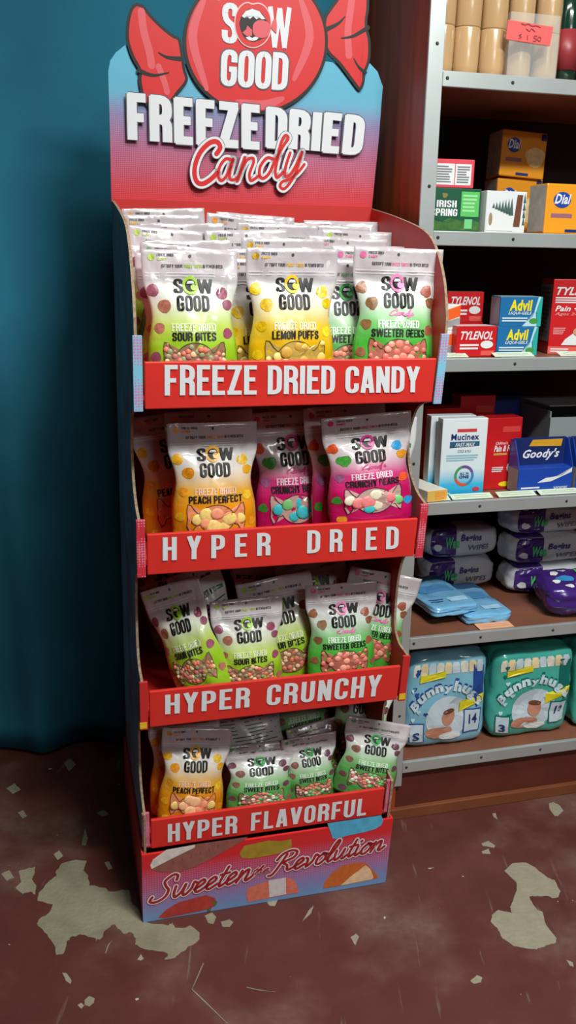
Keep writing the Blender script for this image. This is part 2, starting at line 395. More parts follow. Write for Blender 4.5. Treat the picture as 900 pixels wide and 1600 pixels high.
# ------------------------------------------------------------------ the room: floor, walls, ceiling
def floor_material():
    m = bpy.data.materials.new('painted_concrete'); m.use_nodes = True; nt = m.node_tree; b = nt.nodes['Principled BSDF']
    tc = nt.nodes.new('ShaderNodeTexCoord')
    def noise_n(sc, det, dist=0.0, stretch=None):
        n = nt.nodes.new('ShaderNodeTexNoise'); n.inputs['Scale'].default_value = sc; n.inputs['Detail'].default_value = det; n.inputs['Distortion'].default_value = dist
        if stretch:
            mp = nt.nodes.new('ShaderNodeMapping'); mp.inputs['Scale'].default_value = stretch; mp.inputs['Rotation'].default_value = (0, 0, .6)
            nt.links.new(tc.outputs['Object'], mp.inputs['Vector']); nt.links.new(mp.outputs[0], n.inputs['Vector'])
        else: nt.links.new(tc.outputs['Object'], n.inputs['Vector'])
        return n.outputs['Fac']
    def ramp(fac, stops):
        r = nt.nodes.new('ShaderNodeValToRGB'); e = r.color_ramp.elements
        while len(e) < len(stops): e.new(.5)
        for q, (p, c) in zip(e, stops): q.position = p; q.color = c
        nt.links.new(fac, r.inputs['Fac']); return r.outputs['Color']
    base = ramp(noise_n(7, 6), [(.3, rgb(84, 42, 36)), (.55, rgb(93, 49, 42)), (.75, rgb(103, 59, 51))])
    grey = ramp(noise_n(60, 4), [(.3, rgb(150, 145, 132)), (.7, rgb(196, 192, 180))])
    chips = ramp(noise_n(30, 3, .4), [(.735, (0, 0, 0, 1)), (.75, (1, 1, 1, 1))])
    scuff = ramp(noise_n(40, 3, .3, (1, .12, 1)), [(.66, (0, 0, 0, 1)), (.8, (.35, .35, .35, 1))])
    dust = ramp(noise_n(3.5, 5), [(.5, (0, 0, 0, 1)), (.8, (.22, .22, .22, 1))])
    cur = base
    for f in (scuff, dust, chips):
        mx = nt.nodes.new('ShaderNodeMixRGB'); nt.links.new(f, mx.inputs['Fac']); nt.links.new(cur, mx.inputs['Color1']); nt.links.new(grey, mx.inputs['Color2']); cur = mx.outputs['Color']
    nt.links.new(cur, b.inputs['Base Color'])
    rr = ramp(noise_n(9, 4), [(.3, (.42, .42, .42, 1)), (.7, (.62, .62, .62, 1))]); nt.links.new(rr, b.inputs['Roughness'])
    b.inputs['Specular IOR Level'].default_value = .35
    bp = nt.nodes.new('ShaderNodeBump'); bp.inputs['Strength'].default_value = .25; bp.inputs['Distance'].default_value = .004
    nt.links.new(noise_n(22, 5), bp.inputs['Height']); nt.links.new(bp.outputs['Normal'], b.inputs['Normal'])
    return m
mb = MB(); mb.box(-3.2, 3.2, -3.2, 2.62, -.08, 0.0); FLOOR = mb.build('floor', floor_material())
tag(FLOOR, 'dark red painted concrete floor with bare grey patches where the paint has chipped', 'floor', kind='structure')
wallm = mat('room_paint', (44, 42, 40), .8, noise_amt=.04, nscale=3)
for nm, bx in (('wall_back', (-3.2, 3.2, 2.62, 2.7, 0, 2.9)), ('wall_left', (-3.28, -3.2, -3.2, 2.62, 0, 2.9)), ('wall_right', (3.2, 3.28, -3.2, 2.62, 0, 2.9)),
               ('wall_front', (-3.2, 3.2, -3.28, -3.2, 0, 2.9)), ('ceiling', (-3.2, 3.2, -3.2, 2.62, 2.9, 2.98))):
    mb = MB(); mb.box(*bx); o = mb.build(nm, wallm); tag(o, 'plain painted %s of the shop' % nm.split('_')[0], nm.split('_')[0], kind='structure')

def ragged(poly, amp, seed, n=3):
    rnd = random.Random(seed); out = []
    N = len(poly)
    for i in range(N):
        a, b = Vector(poly[i]), Vector(poly[(i+1) % N])
        for k in range(n):
            p = a.lerp(b, k/n)
            if k: p += Vector((rnd.uniform(-1, 1), rnd.uniform(-1, 1)))*amp
            out.append(tuple(p))
    return out
conc = mat('bare_concrete', (124, 117, 95), .85, noise_amt=.1, nscale=14, bump=.5, bscale=90, col2=(148, 140, 117))
conc2 = mat('bare_concrete_pale', (148, 140, 120), .85, noise_amt=.08, nscale=40, bump=.5, bscale=90)
def z1(o, s, pts): return [(o[0]+x/s, o[1]+y/s) for x, y in pts]
patch_px = [
 (z1((0, 1340), 2.727, [(240,55),(265,25),(325,10),(370,15),(355,55),(375,75),(380,120),(450,130),(465,145),(550,140),(555,180),(600,240),(620,275),(720,290),(735,275),(745,300),(790,300),(810,290),(850,320),(850,350),(800,380),(760,415),(735,430),(700,435),(715,410),(650,395),(600,385),(575,370),(580,345),(560,320),(525,325),(490,285),(455,305),(425,350),(390,340),(350,330),(310,335),(285,355),(270,410),(240,415),(235,380),(215,350),(190,320),(160,290),(165,265),(210,235),(225,200),(160,185),(165,150),(210,100),(240,80)]), conc, 1.6),
 (z1((0, 1340), 2.727, [(65,130),(90,105),(80,60),(110,50),(150,40),(145,75),(135,90),(155,120),(150,160),(130,145),(95,155)]), conc, 1.0),
 (z1((0, 1340), 2.727, [(265,490),(285,495),(305,525),(300,540),(280,525)]), conc2, .5),
 (z1((0, 1340), 2.727, [(330,630),(345,620),(360,630),(345,645)]), conc2, .4),
 (z1((0, 1340), 2.727, [(360,610),(380,590),(403,600),(400,620),(380,635),(362,630)]), conc, .4),
 (z1((0, 1340), 2.727, [(585,435),(600,412),(612,430),(600,440)]), conc2, .4),
 (z1((0, 1340), 2.727, [(445,20),(465,18),(480,45),(460,52)]), conc, .4),
 (z1((0, 1340), 2.727, [(5,70),(40,55),(60,85),(30,100)]), conc, .6),
 (z1((740, 1240), 5.625, [(270,680),(340,615),(460,608),(540,650),(650,740),(710,760),(765,860),(745,910),(690,920),(650,900),(560,900),(490,905),(510,950),(565,1030),(605,1040),(640,1160),(730,1275),(725,1310),(660,1330),(600,1350),(555,1370),(480,1365),(350,1340),(250,1270),(230,1220),(190,1170),(150,1125),(160,1070),(215,1025),(340,1050),(320,1000),(345,950),(380,850),(375,780),(320,730)]), conc2, 1.0),
 (z1((740, 1240), 5.625, [(660,90),(700,75),(760,110),(790,150),(740,200),(710,195),(670,140)]), conc2, .5),
 (z1((740, 1240), 5.625, [(70,440),(130,418),(190,460),(180,480),(120,465),(80,460)]), conc2, .4),
 (z1((740, 1240), 5.625, [(70,510),(130,485),(150,530),(80,530)]), conc2, .4),
 (z1((740, 1240), 5.625, [(165,175),(195,175),(210,230),(175,205)]), conc2, .3),
 (z1((450, 1150), 2.0, [(570,765),(590,748),(607,755),(603,770),(580,775)]), conc2, .5),
 (z1((450, 1150), 2.0, [(195,630),(212,618),(222,628),(210,655)]), conc2, .5),
 (z1((450, 1150), 2.0, [(45,580),(65,545),(80,530),(72,555)]), conc2, .3),
 (z1((450, 1150), 2.0, [(870,700),(890,708),(893,722),(880,718)]), conc2, .3),
 (z1((400, 1250), 4.09, [(70,650),(110,625),(140,640),(120,680),(85,675)]), conc2, .4),
 (z1((210, 1270), 4.286, [(470,690),(520,670),(548,700),(530,745),(495,740)]), conc, .5),
 (z1((210, 1270), 4.286, [(580,730),(640,715),(662,735),(640,765),(590,765)]), conc, .4),
 (z1((0, 1100), 2.0, [(200,185),(220,170),(237,190),(215,210)]), conc, .6),
 (z1((0, 1100), 2.0, [(20,265),(45,248),(65,268),(40,282)]), conc, .6),
 (z1((0, 1100), 2.0, [(168,470),(185,458),(197,475),(180,488)]), conc2, .5),
 (z1((0, 1100), 2.0, [(300,340),(325,332),(340,346),(320,352)]), conc, .4),
 (z1((0, 1100), 2.0, [(55,340),(72,332),(85,350),(70,358)]), conc, .4),
 (z1((0, 1100), 2.0, [(255,440),(265,390),(275,420),(268,442)]), conc, .4),
]
for i, (pp, mm_, amp) in enumerate(patch_px):
    pl = [on_floor(*p) for p in ragged(pp, amp, i)]
    m_ = MB(); m_.prism(pl, lambda x, y: (x, y, .0007), lambda x, y: (x, y, -.002))
    m_.build('bare_patch', mm_, FLOOR)

scr_px = [[(318, 1505), (308, 1528), (300, 1546)], [(300, 1546), (325, 1570), (356, 1600)], [(150, 1470), (158, 1452), (172, 1440)], [(385, 1543), (410, 1548), (430, 1550)], [(165, 1490), (170, 1476), (176, 1470)]]
for k, p in enumerate(scr_px):
    v, f = stroke([on_floor(*q) for q in catmull(p, 4)], .0012, taper=lambda t: .4+.6*math.sin(math.pi*min(1, t+.15)))
    MBs = MB(); MBs.add([(a, b, .0006) for a, b in v], f); MBs.build('scratch', conc, FLOOR)

# curtain behind, hung in shallow folds
def curtain():
    V = []; Fc = []; nx, nz = 150, 40
    for j in range(nz+1):
        z = .012+2.86*j/nz
        for i in range(nx+1):
            t = i/nx; x = -2.4+2.5*t
            y0 = 2.36+.10*(x+.0)
            low = max(0, 1-z/1.7)
            fold = .006*math.sin(x*17+.6*math.sin(z*1.3))+.010*low*math.sin(x*11+1.0-.25*z)+.014*low*math.sin(x*23+2.2+.2*z)
            fold += -.035*low*math.exp(-((x+.745-.05*(1.2-z))/.045)**2)
            V.append((x, y0+fold+.004*noise.noise(Vector((x*3, z*2, 0))), z))
    for j in range(nz):
        for i in range(nx):
            a = j*(nx+1)+i; Fc.append((a, a+1, a+nx+2, a+nx+1))
    m = mat('teal_cloth', (47, 120, 146), .95, spec=.15, noise_amt=.08, nscale=5, bump=.15, bscale=400)
    o = link('curtain', mesh('curtain', V, Fc, m, smooth=True))
    so = o.modifiers.new('thick', 'SOLIDIFY'); so.thickness = .004; so.offset = 1
    tag(o, 'dark teal cloth curtain hanging to the floor left of and behind the red display', 'curtain')
curtain()

# ------------------------------------------------------------------ cardboard display stand
W = .56; LEAN = .0648
def warp(v):
    x, y, z = v
    return ((x/W-.5)*W*(1+.0456*(z-.6))+.5*W+.01943*z, y-LEAN*z, z)
red = mat('red_print', (218, 48, 40), .42, coat=.15, noise_amt=.03, nscale=20)
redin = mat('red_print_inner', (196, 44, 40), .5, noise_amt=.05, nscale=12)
kraft = mat('corrugated_edge', (150, 128, 104), .85, noise_amt=.35, nscale=160)
white = mat('white_print', (226, 228, 232), .45)
black = mat('black_print', (22, 20, 22), .5)
shadowp = mat('grey_shadow_print', (92, 86, 98), .5)
sideprint = mat('side_artwork', (120, 176, 200), .5, noise_amt=.3, nscale=7, col2=(140, 60, 74))
stand = thing('candy_display_stand', DM, 'tall red cardboard candy display with four trays and a wrapped-candy header', 'display stand')

def arc(p, n=6): return catmull(p, n)
edge = [(.0, .0), (.0, .272)] + arc([(.012, .276), (.05, .288), (.08, .315), (.09, .37), (.088, .425), (.06, .465), (.006, .480)]) \
     + [(.0, .482), (.0, .586)] + arc([(.012, .588), (.05, .593), (.08, .62), (.092, .68), (.09, .74), (.07, .788), (.006, .812)]) \
     + [(.0, .815), (.0, .922)] + arc([(.012, .925), (.05, .937), (.094, .969), (.12, 1.024), (.113, 1.065), (.085, 1.105), (.006, 1.128)]) \
     + [(.0, 1.13), (.0, 1.255)] + arc([(.003, 1.285), (.033, 1.348), (.085, 1.406), (.156, 1.442), (.32, 1.474), (.476, 1.497)]) + [(.476, 0.0)]
for x0, x1, outer in ((0, .005, 0), (W-.005, W, 1)):
    m = MB()
    fo, fi = (lambda y, z, q=x0: (q, y, z)), (lambda y, z, q=x1: (q, y, z))
    if outer == 0: m.prism(edge, fo, fi, 0, 1, 2)
    else: m.prism(edge, fi, fo, 0, 1, 2)
    m.warp(warp).build('side_panel', [sideprint, kraft, redin], stand)
m = MB(); m.box(.005, W-.005, .471, .476, 0, 1.5); m.warp(warp).build('back_panel', redin, stand)
flap_m = [dots_mat('pink_dots', (214, 130, 160), (196, 90, 110), 260, .5), mat('flap_red', (200, 44, 40), .5),
          dots_mat('pink_net', (224, 130, 150), (206, 50, 66), 200, .42), dots_mat('blue_net', (206, 130, 170), (128, 196, 226), 190, .42)]
TR = [(.188, .252, .272), (.490, .563, .586), (.820, .893, .922), (1.135, 1.210, 1.255)]   # tray bottom, front top, flap top
FY = [.008, .0, .0, .0]
for k, (zb, zt, zf) in enumerate(TR):
    m = MB(); m.box(.006, W-.006, .006, .470, zb-.004, zb+.003); m.warp(warp).build('tray_floor', redin, stand)
    m = MB(); y = FY[k]; m.box(.016, W-.016, y-.003, y+.006, zb-.008, zt, ch=.002); m.warp(warp).build('tray_front', red, stand)
    for x0 in (-.003, W-.013):
        m = MB(); m.box(x0, x0+.016, y-.004, y+.003, zb-.012 if k else zb, zf, ch=.001); m.warp(warp).build('corner_flap', flap_m[k], stand)
for x0 in (-.0035, W-.0125):
    m = MB(); m.box(x0, x0+.014, -.0047, -.0035, .482, .496); m.warp(warp).build('yellow_sticker', mat('yellow_print', (236, 190, 40), .5), stand)
# riser that lifts the rear pouches of the top tray
m = MB(); m.prism([(.130, 1.1385), (.130, 1.1500), (.465, 1.2380), (.465, 1.1385)], lambda y, z: (.02, y, z), lambda y, z: (W-.02, y, z)); m.warp(warp).build('tray_riser', redin, stand)

# quad placement on the stand fronts: photo corners -> real plane
def stand_surf(y0):
    return lambda u, v, off=0.0: (u, y0-LEAN*v-off, v)
def in_quad(VF, bl, br, tr, tl):
    V, Fc = VF[0], VF[1]
    x0 = min(v[0] for v in V); x1 = max(v[0] for v in V); y0 = min(v[1] for v in V); y1 = max(v[1] for v in V)
    bl, br, tr, tl = map(Vector, (bl, br, tr, tl)); out = []
    for q in V:
        s = (q[0]-x0)/(x1-x0); t = (q[1]-y0)/(y1-y0)
        out.append(tuple((bl*(1-s)+br*s)*(1-t)+(tl*(1-s)+tr*s)*t) + tuple(q[2:]))
    return out, Fc
def words(s, gap, space, bold):
    "the words of a line, each placed within the line's 0..1 box"
    V, Fc, wd = block(s, gap, space, bold); out = []; x = 0
    for wtxt in s.split(' '):
        v, f, ww = block(wtxt, gap, space, bold)
        out.append(([(a[0]+x, a[1], a[2]) for a in v], f)); x += ww+2*gap+space
    return out, V
def stand_text(name, s, gap, space, bold, px, y0, mt, off=.0012):
    q = [Vector(on_display(x, y, y0)) for x, y in px]
    ws, V = words(s, gap, space, bold)
    x0 = min(v[0] for v in V); x1 = max(v[0] for v in V)
    for v, f in ws:
        a = (min(p[0] for p in v)-x0)/(x1-x0); b = (max(p[0] for p in v)-x0)/(x1-x0)
        qq = [q[0].lerp(q[1], a), q[0].lerp(q[1], b), q[3].lerp(q[2], b), q[3].lerp(q[2], a)]
        decal(stand_surf(y0), [(*in_quad((v, f), *qq), 0)], off).build(name, mt, stand)
stand_text('front_lettering', 'FREEZE DRIED CANDY', .075, .22, 1.05, [(257, 618), (655, 613), (656, 572), (257, 570)], -.0035, white)
stand_text('front_lettering', 'HYPER DRIED', .36, .62, 1.05, [(254, 876), (622, 857), (623, 822), (254, 839)], -.0035, white)
stand_text('front_lettering', 'HYPER CRUNCHY', .13, .34, 1.05, [(258, 1116), (593, 1087), (597, 1053), (258, 1085)], -.0035, white)
stand_text('front_lettering', 'HYPER FLAVORFUL', .12, .34, 1.05, [(262, 1316), (571, 1273), (574, 1246), (262, 1287)], .0045, white)

# base box with printed artwork
basem = ramp_mat('base_artwork', [(0, (112, 160, 206)), (.22, (140, 132, 186)), (.5, (190, 84, 118)), (.8, (216, 44, 50)), (1, (220, 40, 40))], lo=0, hi=.18, rough=.45,
                 halftone=(560, (176, 150, 200), .55))
m = MB()
m.box(-.006, W+.006, -.010, -.004, .001, .178, 0); m.box(-.006, -.001, -.004, .48, .001, .178, 1); m.box(W+.001, W+.006, -.004, .48, .001, .178, 1)
m.box(-.006, W+.006, .478, .483, .001, .178, 1)
BASE = m.warp(warp).build('base_box', [basem, red], stand)
BY = -.010
bs = stand_surf(BY)
def bpx(o, s, pts): return [on_display(o[0]+x/s, o[1]+y/s, BY) for x, y in pts]
Lz, Rz = ((210, 1270), 4.286), ((400, 1250), 4.09)
wafer = bpx(*Lz, [(105, 350), (125, 310), (215, 245), (405, 210), (760, 160), (730, 185), (640, 235), (500, 315), (400, 365), (290, 395), (180, 395), (115, 380)])
cream = bpx(*Lz, [(105, 350), (125, 310), (215, 245), (405, 212), (405, 230), (260, 300), (115, 375)])
cookie = bpx(*Lz, [(705, 270), (735, 220), (900, 185), (975, 190), (1050, 175), (1055, 235), (985, 265), (900, 285), (780, 305), (715, 300)])
berry = bpx(*Lz, [(160, 700), (210, 650), (290, 600), (380, 575), (480, 550), (540, 570), (545, 620), (490, 645), (400, 665), (300, 685), (200, 705)])
leaf = bpx(*Lz, [(520, 600), (545, 585), (555, 600), (535, 625)])
leaf2 = bpx(*Lz, [(485, 640), (515, 635), (510, 655), (490, 658)])
mallow = bpx(*Rz, [(-62, 590), (-50, 560), (80, 515), (200, 492), (250, 515), (275, 590), (110, 620), (-55, 652)])
mband = bpx(*Rz, [(80, 530), (80, 512), (190, 494), (192, 600), (85, 620)])
drip = bpx(*Rz, [(455, 148), (800, 96), (812, 130), (800, 160), (760, 185), (690, 205), (640, 215), (570, 230), (520, 250), (490, 245), (475, 200)])
cone = bpx(*Rz, [(428, 566), (440, 520), (490, 460), (560, 415), (640, 398), (700, 400), (730, 430), (775, 480), (780, 498), (600, 535)])
cone2 = bpx(*Rz, [(540, 545), (600, 490), (700, 415), (730, 440), (750, 490), (740, 505)])
art = [(wafer, (150, 92, 82)), (cream, (226, 216, 208)), (cookie, (168, 140, 44)), (berry, (186, 64, 56)), (leaf, (84, 116, 48)), (leaf2, (84, 116, 48)),
       (mallow, (226, 120, 96)), (mband, (222, 208, 208)), (drip, (86, 176, 214)), (cone, (206, 106, 44)), (cone2, (240, 200, 160))]
for i, (pl, c) in enumerate(art):
    rings = [(*fill(pl, 3), 0)]
    decal(bs, rings, .0006+.0003*(i in (1, 4, 5, 7, 10))).build('printed_sweet', mat('sweet_%d' % i, c, .5, noise_amt=.14, nscale=70), stand)
for px_w in [[(140+60*a, 370-22*a+b*12) for a in range(9)] for b in range(2)]:
    it = [(*fill(ell(*on_display(210+x/4.286, 1270+y/4.286, BY), .0012, .0010, 6), 1), 0) for x, y in px_w if 250 < x < 640]
    decal(bs, it, .0012).build('wafer_holes', mat('wafer_dark', (104, 58, 52), .6), stand)
# script: "Sweeten the Revolution"
def script_on(word, px, hw, names):
    P, x = script_paths(word)
    q = [on_display(a, b, BY) for a, b in px]
    allp = [p for s in P for p in s]
    fl = (allp, [])
    Q, _ = in_quad(fl, *q); out = []; i = 0
    for s in P: out.append(Q[i:i+len(s)]); i += len(s)
    for nm, h, mt, off in names: decal(bs, [(*ribbon_set(out, hw*h), 0)], off).build(nm, mt, stand)
scr = [('script_shadow', 2.15, mat('script_rim', (196, 60, 78), .5), .0013), ('script_outline', 1.8, white, .0016), ('script_lettering', 1.0, mat('deep_red_print', (172, 30, 36), .45), .0019)]
script_on('Sweeten', [(234, 1411), (394, 1373), (396, 1338), (234, 1374)], .0031, scr)
script_on('the', [(394, 1366), (420, 1361), (421, 1349), (397, 1354)], .0014, scr)
script_on('Revolution', [(419, 1368), (600, 1327), (602, 1296), (420, 1335)], .0031, scr)

# header card
HY = .478
hs = stand_surf(HY)
def hp(x, y): return on_display(x, y, HY)
headm = ramp_mat('header_artwork', [(0, (206, 44, 44)), (.24, (206, 50, 58)), (.45, (174, 86, 120)), (.62, (132, 124, 170)), (.74, (96, 176, 206)), (1, (98, 182, 210))], lo=1.44, hi=1.80, rough=.45,
                   halftone=(820, (206, 160, 190), .5))
poly = [hp(*p) for p in [(176, 345), (174, 313), (172, 220), (169, 112), (172, 95), (181, 82), (196, 70), (230, 84), (290, 100), (398, 110), (510, 96), (560, 104), (578, 99), (590, 112), (598, 135), (592, 215), (581, 326), (580, 350)]]
m = MB(); m.prism(poly, lambda u, v: hs(u, v, 0), lambda u, v: hs(u, v, -.005), 0, 1, 1)
HEAD = m.build('header_card', [headm, kraft], stand)
candyred = mat('candy_red_print', (214, 42, 42), .42, coat=.1); candypink = mat('candy_pink_print', (222, 92, 100), .45)
def card_shape(name, px_outline, d, closed_smooth=True, dy=.0012):
    o = [hp(*p) for p in px_outline]
    o = catmull(o, 4, True) if closed_smooth else o
    m = MB(); m.prism(o, lambda u, v: hs(u, v, dy+.004), lambda u, v: hs(u, v, dy), 0, 0, 1)
    ob = m.build(name, [black, kraft], stand)
    inn = inset(o, d)
    m2 = MB(); m2.add([hs(u, v, dy+.0046) for u, v in inn], [tuple(range(len(inn)))])
    link_o = m2.build('candy_colour', candyred, ob)
    return ob
Lw = z1((180, 0), 4.09, [(125, 25), (92, 62), (72, 140), (66, 230), (76, 295), (105, 375), (148, 455), (146, 510), (155, 570), (180, 660), (250, 712), (330, 690), (400, 605), (462, 520), (445, 440), (430, 330), (412, 250), (365, 222), (295, 165), (235, 105), (190, 50), (160, 28)])
Rw = z1((480, 0), 6.43, [(165, 170), (215, 90), (280, 0), (330, -90), (400, -190), (480, -260), (560, -270), (605, -200), (614, -60), (612, 100), (596, 210), (602, 300), (626, 400), (630, 540), (616, 640), (592, 705), (572, 745), (570, 820), (545, 895), (515, 915), (480, 882), (400, 775), (300, 645), (200, 545), (150, 420), (150, 280)])
wl = card_shape('candy_wrapper_end', Lw, .0062); wr = card_shape('candy_wrapper_end', Rw, .0062)
disc = card_shape('candy_disc', [(398+113*math.cos(a), 66+114*math.sin(a)) for a in [2*math.pi*i/24 for i in range(24)]], .0068, True, .003)
def marks(parent, sets, dy, wmm, mt, taper):
    it = [(*ribbon_set([catmull([hp(*p) for p in s], 6)], wmm, taper), 0) for s in sets]
    decal(hs, it, dy).build('fold_line' if mt is black else 'pale_stripe', mt, parent)
tl = lambda t: .25+.75*t
zl = lambda pts: z1((180, 0), 4.09, pts)
zr = lambda pts: z1((480, 0), 6.43, pts)
marks(wl, [zl([(165, 80), (180, 200), (215, 330), (230, 420)])], .0060, .0075, candypink, None); marks(wl, [zl([(275, 430), (310, 520), (330, 590)])], .0060, .0060, candypink, None)
marks(wr, [zr([(440, 0), (420, 150), (400, 330), (410, 560)])], .0060, .0075, candypink, None)
marks(wl, [zl([(275, 340), (330, 370), (412, 380)])], .0064, .0045, black, tl)
marks(wl, [zl([(340, 468), (240, 485), (150, 455)])], .0064, .0045, black, tl)
marks(wr, [zr([(370, 175), (300, 245), (190, 300)])], .0064, .0045, black, tl)
marks(wr, [zr([(335, 390), (450, 370), (600, 285)])], .0064, .0045, black, tl)
marks(wr, [zr([(460, 595), (510, 680), (575, 735)])], .0064, .0038, black, tl)
for arc_ in ([(318, 0), (300, 60), (322, 140)], [(340, 0), (345, -30), (380, -45)], [(468, 0), (482, 60), (458, 125)], [(370, 160), (410, 165), (440, 155)]): marks(disc, [arc_], .0080, .009, candypink, lambda t: .5+.5*math.sin(math.pi*t))
def htext(name, VF, px, off, mt, par=None):
    q = [hp(*p) for p in px]
    return decal(hs, [(*in_quad(VF, *q), 0)], off).build(name, mt, par or stand)
def grow(px, d): return [(px[0][0]-d, px[0][1]+d), (px[1][0]+d, px[1][1]+d), (px[2][0]+d, px[2][1]-d), (px[3][0]-d, px[3][1]-d)]
for s, px in (('FREEZE', [(199, 221), (404, 235), (404, 165), (197, 145)]), ('DRIED', [(413, 232), (563, 244), (570, 182), (414, 167)])):
    htext('title_shadow', block(s, .085, None, 1.62), grow(px, 1.5), .0088, shadowp)
    htext('title_lettering', block(s, .115, None, 1.42), px, .0096, white)
htext('brand_shadow', block('GOOD', .03, None, 1.2), [(341, 137), (449, 145), (452, 82), (343, 76)], .0084, shadowp, disc)
htext('brand_lettering', block('GOOD', .05, None, 1.12), [(343, 135), (447, 143), (450, 84), (345, 78)], .0090, white, disc)
for s, px in (('S', [(345, 68), (370, 71), (371, 7), (346, 5)]), ('W', [(418, 76), (452, 78), (454, 13), (417, 11)])):
    htext('brand_lettering', block(s, .05, None, 1.1), px, .0090, white, disc)
zm = lambda pts: [hp(360+x/9, y/9) for x, y in pts]
lip_o = catmull(zm([(300, 65), (380, 52), (470, 95), (540, 200), (565, 330), (545, 500), (470, 620), (340, 690), (210, 670), (110, 580), (50, 430), (45, 280), (90, 140), (170, 60), (240, 45)]), 3, True)
lip_m = inset(lip_o, .0022)
mouth = catmull(zm([(290, 140), (400, 180), (480, 280), (520, 400), (480, 520), (390, 580), (300, 600), (200, 560), (140, 460), (115, 340), (150, 230), (210, 165)]), 3, True)
teeth = zm([(145, 245), (200, 175), (290, 142), (390, 175), (475, 285), (430, 290), (400, 262), (350, 290), (305, 245), (260, 285), (205, 240), (180, 270)])
low = zm([(200, 545), (250, 525), (290, 550), (330, 530), (385, 545), (350, 580), (300, 592), (240, 580)])
sweet = catmull(zm([(420, 300), (520, 340), (550, 430), (500, 530), (400, 550), (310, 500), (300, 380), (350, 315)]), 3, True)
bow = zm([(545, 400), (590, 285), (630, 290), (640, 380), (630, 490), (590, 450)])
tongue = zm([(155, 475), (205, 430), (225, 375), (290, 440), (290, 520), (215, 525)])
for nm, pl, off, mt in (('lip_outline', lip_o, .0094, mat('pale_pink_print', (240, 196, 196), .45)), ('lips', lip_m, .0098, candyred), ('mouth', mouth, .0102, black), ('teeth', teeth, .0106, white),
                        ('lower_teeth', low, .0106, white), ('tongue', tongue, .0106, candypink), ('sweet_bow', bow, .0106, candypink), ('sweet', sweet, .0110, candypink)):
    decal(hs, [(*fill(pl, 2), 0)], off).build(nm, mt, disc)
# "Candy" brush lettering traced from the header
zc = lambda pts: catmull([hp(280+x/4.09, 210+y/4.09) for x, y in pts], 6)
cand = [zc([(232, 128), (256, 88), (235, 52), (190, 58), (135, 110), (102, 180), (92, 250), (108, 305), (145, 318), (195, 290), (236, 250)]),
        zc([(330, 168), (292, 160), (255, 205), (242, 262), (262, 298), (295, 268), (325, 195), (338, 162)]), zc([(338, 162), (318, 240), (318, 288), (352, 290), (372, 270)]),
        zc([(412, 152), (388, 230), (364, 300)]), zc([(380, 250), (420, 175), (458, 154), (468, 180), (442, 255), (452, 298), (498, 270)]),
        zc([(592, 160), (552, 155), (512, 205), (505, 260), (528, 284), (568, 250), (602, 175), (655, 80), (688, 30), (668, 12), (642, 60), (620, 160), (606, 240), (618, 278), (655, 245)]),
        zc([(700, 122), (672, 210), (668, 268), (702, 258), (742, 192), (776, 118)]), zc([(776, 118), (742, 230), (702, 308), (662, 350), (636, 335), (650, 306), (702, 285), (755, 240), (790, 195)])]
pen = [1.35, .9, .9, 1.0, .85, .9, .9, .85]
for nm, hx, mt, off in (('script_shadow', .0095, shadowp, .0114), ('script_outline', .0083, white, .0118), ('script_lettering', .0036, candyred, .0122)):
    it = []
    for p, q in zip(cand, pen):
        h = hx*q if nm == 'script_lettering' else hx+.0036*(q-1)
        it.append((*ribbon_set([p], h), 0))
    decal(hs, it, off).build(nm, mt, stand)

# ------------------------------------------------------------------ candy pouches
BW, BH = .172, .245
def pouch_shape(seed):
    rnd = random.Random(seed); ph = [rnd.uniform(0, 6.28) for _ in range(8)]; bend = rnd.uniform(-.006, .012); pinch = rnd.uniform(.09, .16); skew = rnd.uniform(-.004, .004)
    def half(t): return BW/2*(1-pinch*math.exp(-((t-.54)/.15)**2)-.05*max(0, min(1, (.78-t)/.12))-.03*max(0, .12-t)/.12)
    def amp(t):
        q = 1-((t-.25)/(.50 if t > .25 else .62))**2
        return .0022+.031*max(0, q)**.85
    def cr(s, t):
        e = .0016*math.sin(9*t*3+ph[0]+3*s)*abs(s)**1.5 + .0012*math.sin(14*t+7*s+ph[1])*(.3+abs(s)) + .0010*math.sin(22*s+5*t+ph[2])*max(0, t-.35)
        e += .0022*math.exp(-((s*.9+t*1.2-.75+.25*math.sin(ph[3]))/.05)**2) - .002*math.exp(-((s*1.1-t*.9+.15+.2*math.sin(ph[4]))/.06)**2)
        e += .0020*max(0, t-.75)*4*math.sin(5*s+ph[5])*.7
        return e*1.35
    def mid(s, t): return bend*max(0, t-.55)**2*6 + .006*max(0, t-.8)*math.sin(3.5*s+ph[6])*2
    def surf(u, v, off=0.0):
        t = v/BH; h = half(t); s = max(-1, min(1, u/h)); c = max(0, 1-abs(s)**2.3)**.7
        y = mid(s, t) - amp(t)*c - cr(s, t)*min(1, 4*(1-abs(s))) - off
        return (u+skew*t, y, v)
    def back(u, v):
        t = v/BH; h = half(t); s = max(-1, min(1, u/h)); c = max(0, 1-abs(s)**2.3)**.7
        return (u+skew*t, mid(s, t) + amp(t)*.62*c + .0008, v)
    return half, surf, back
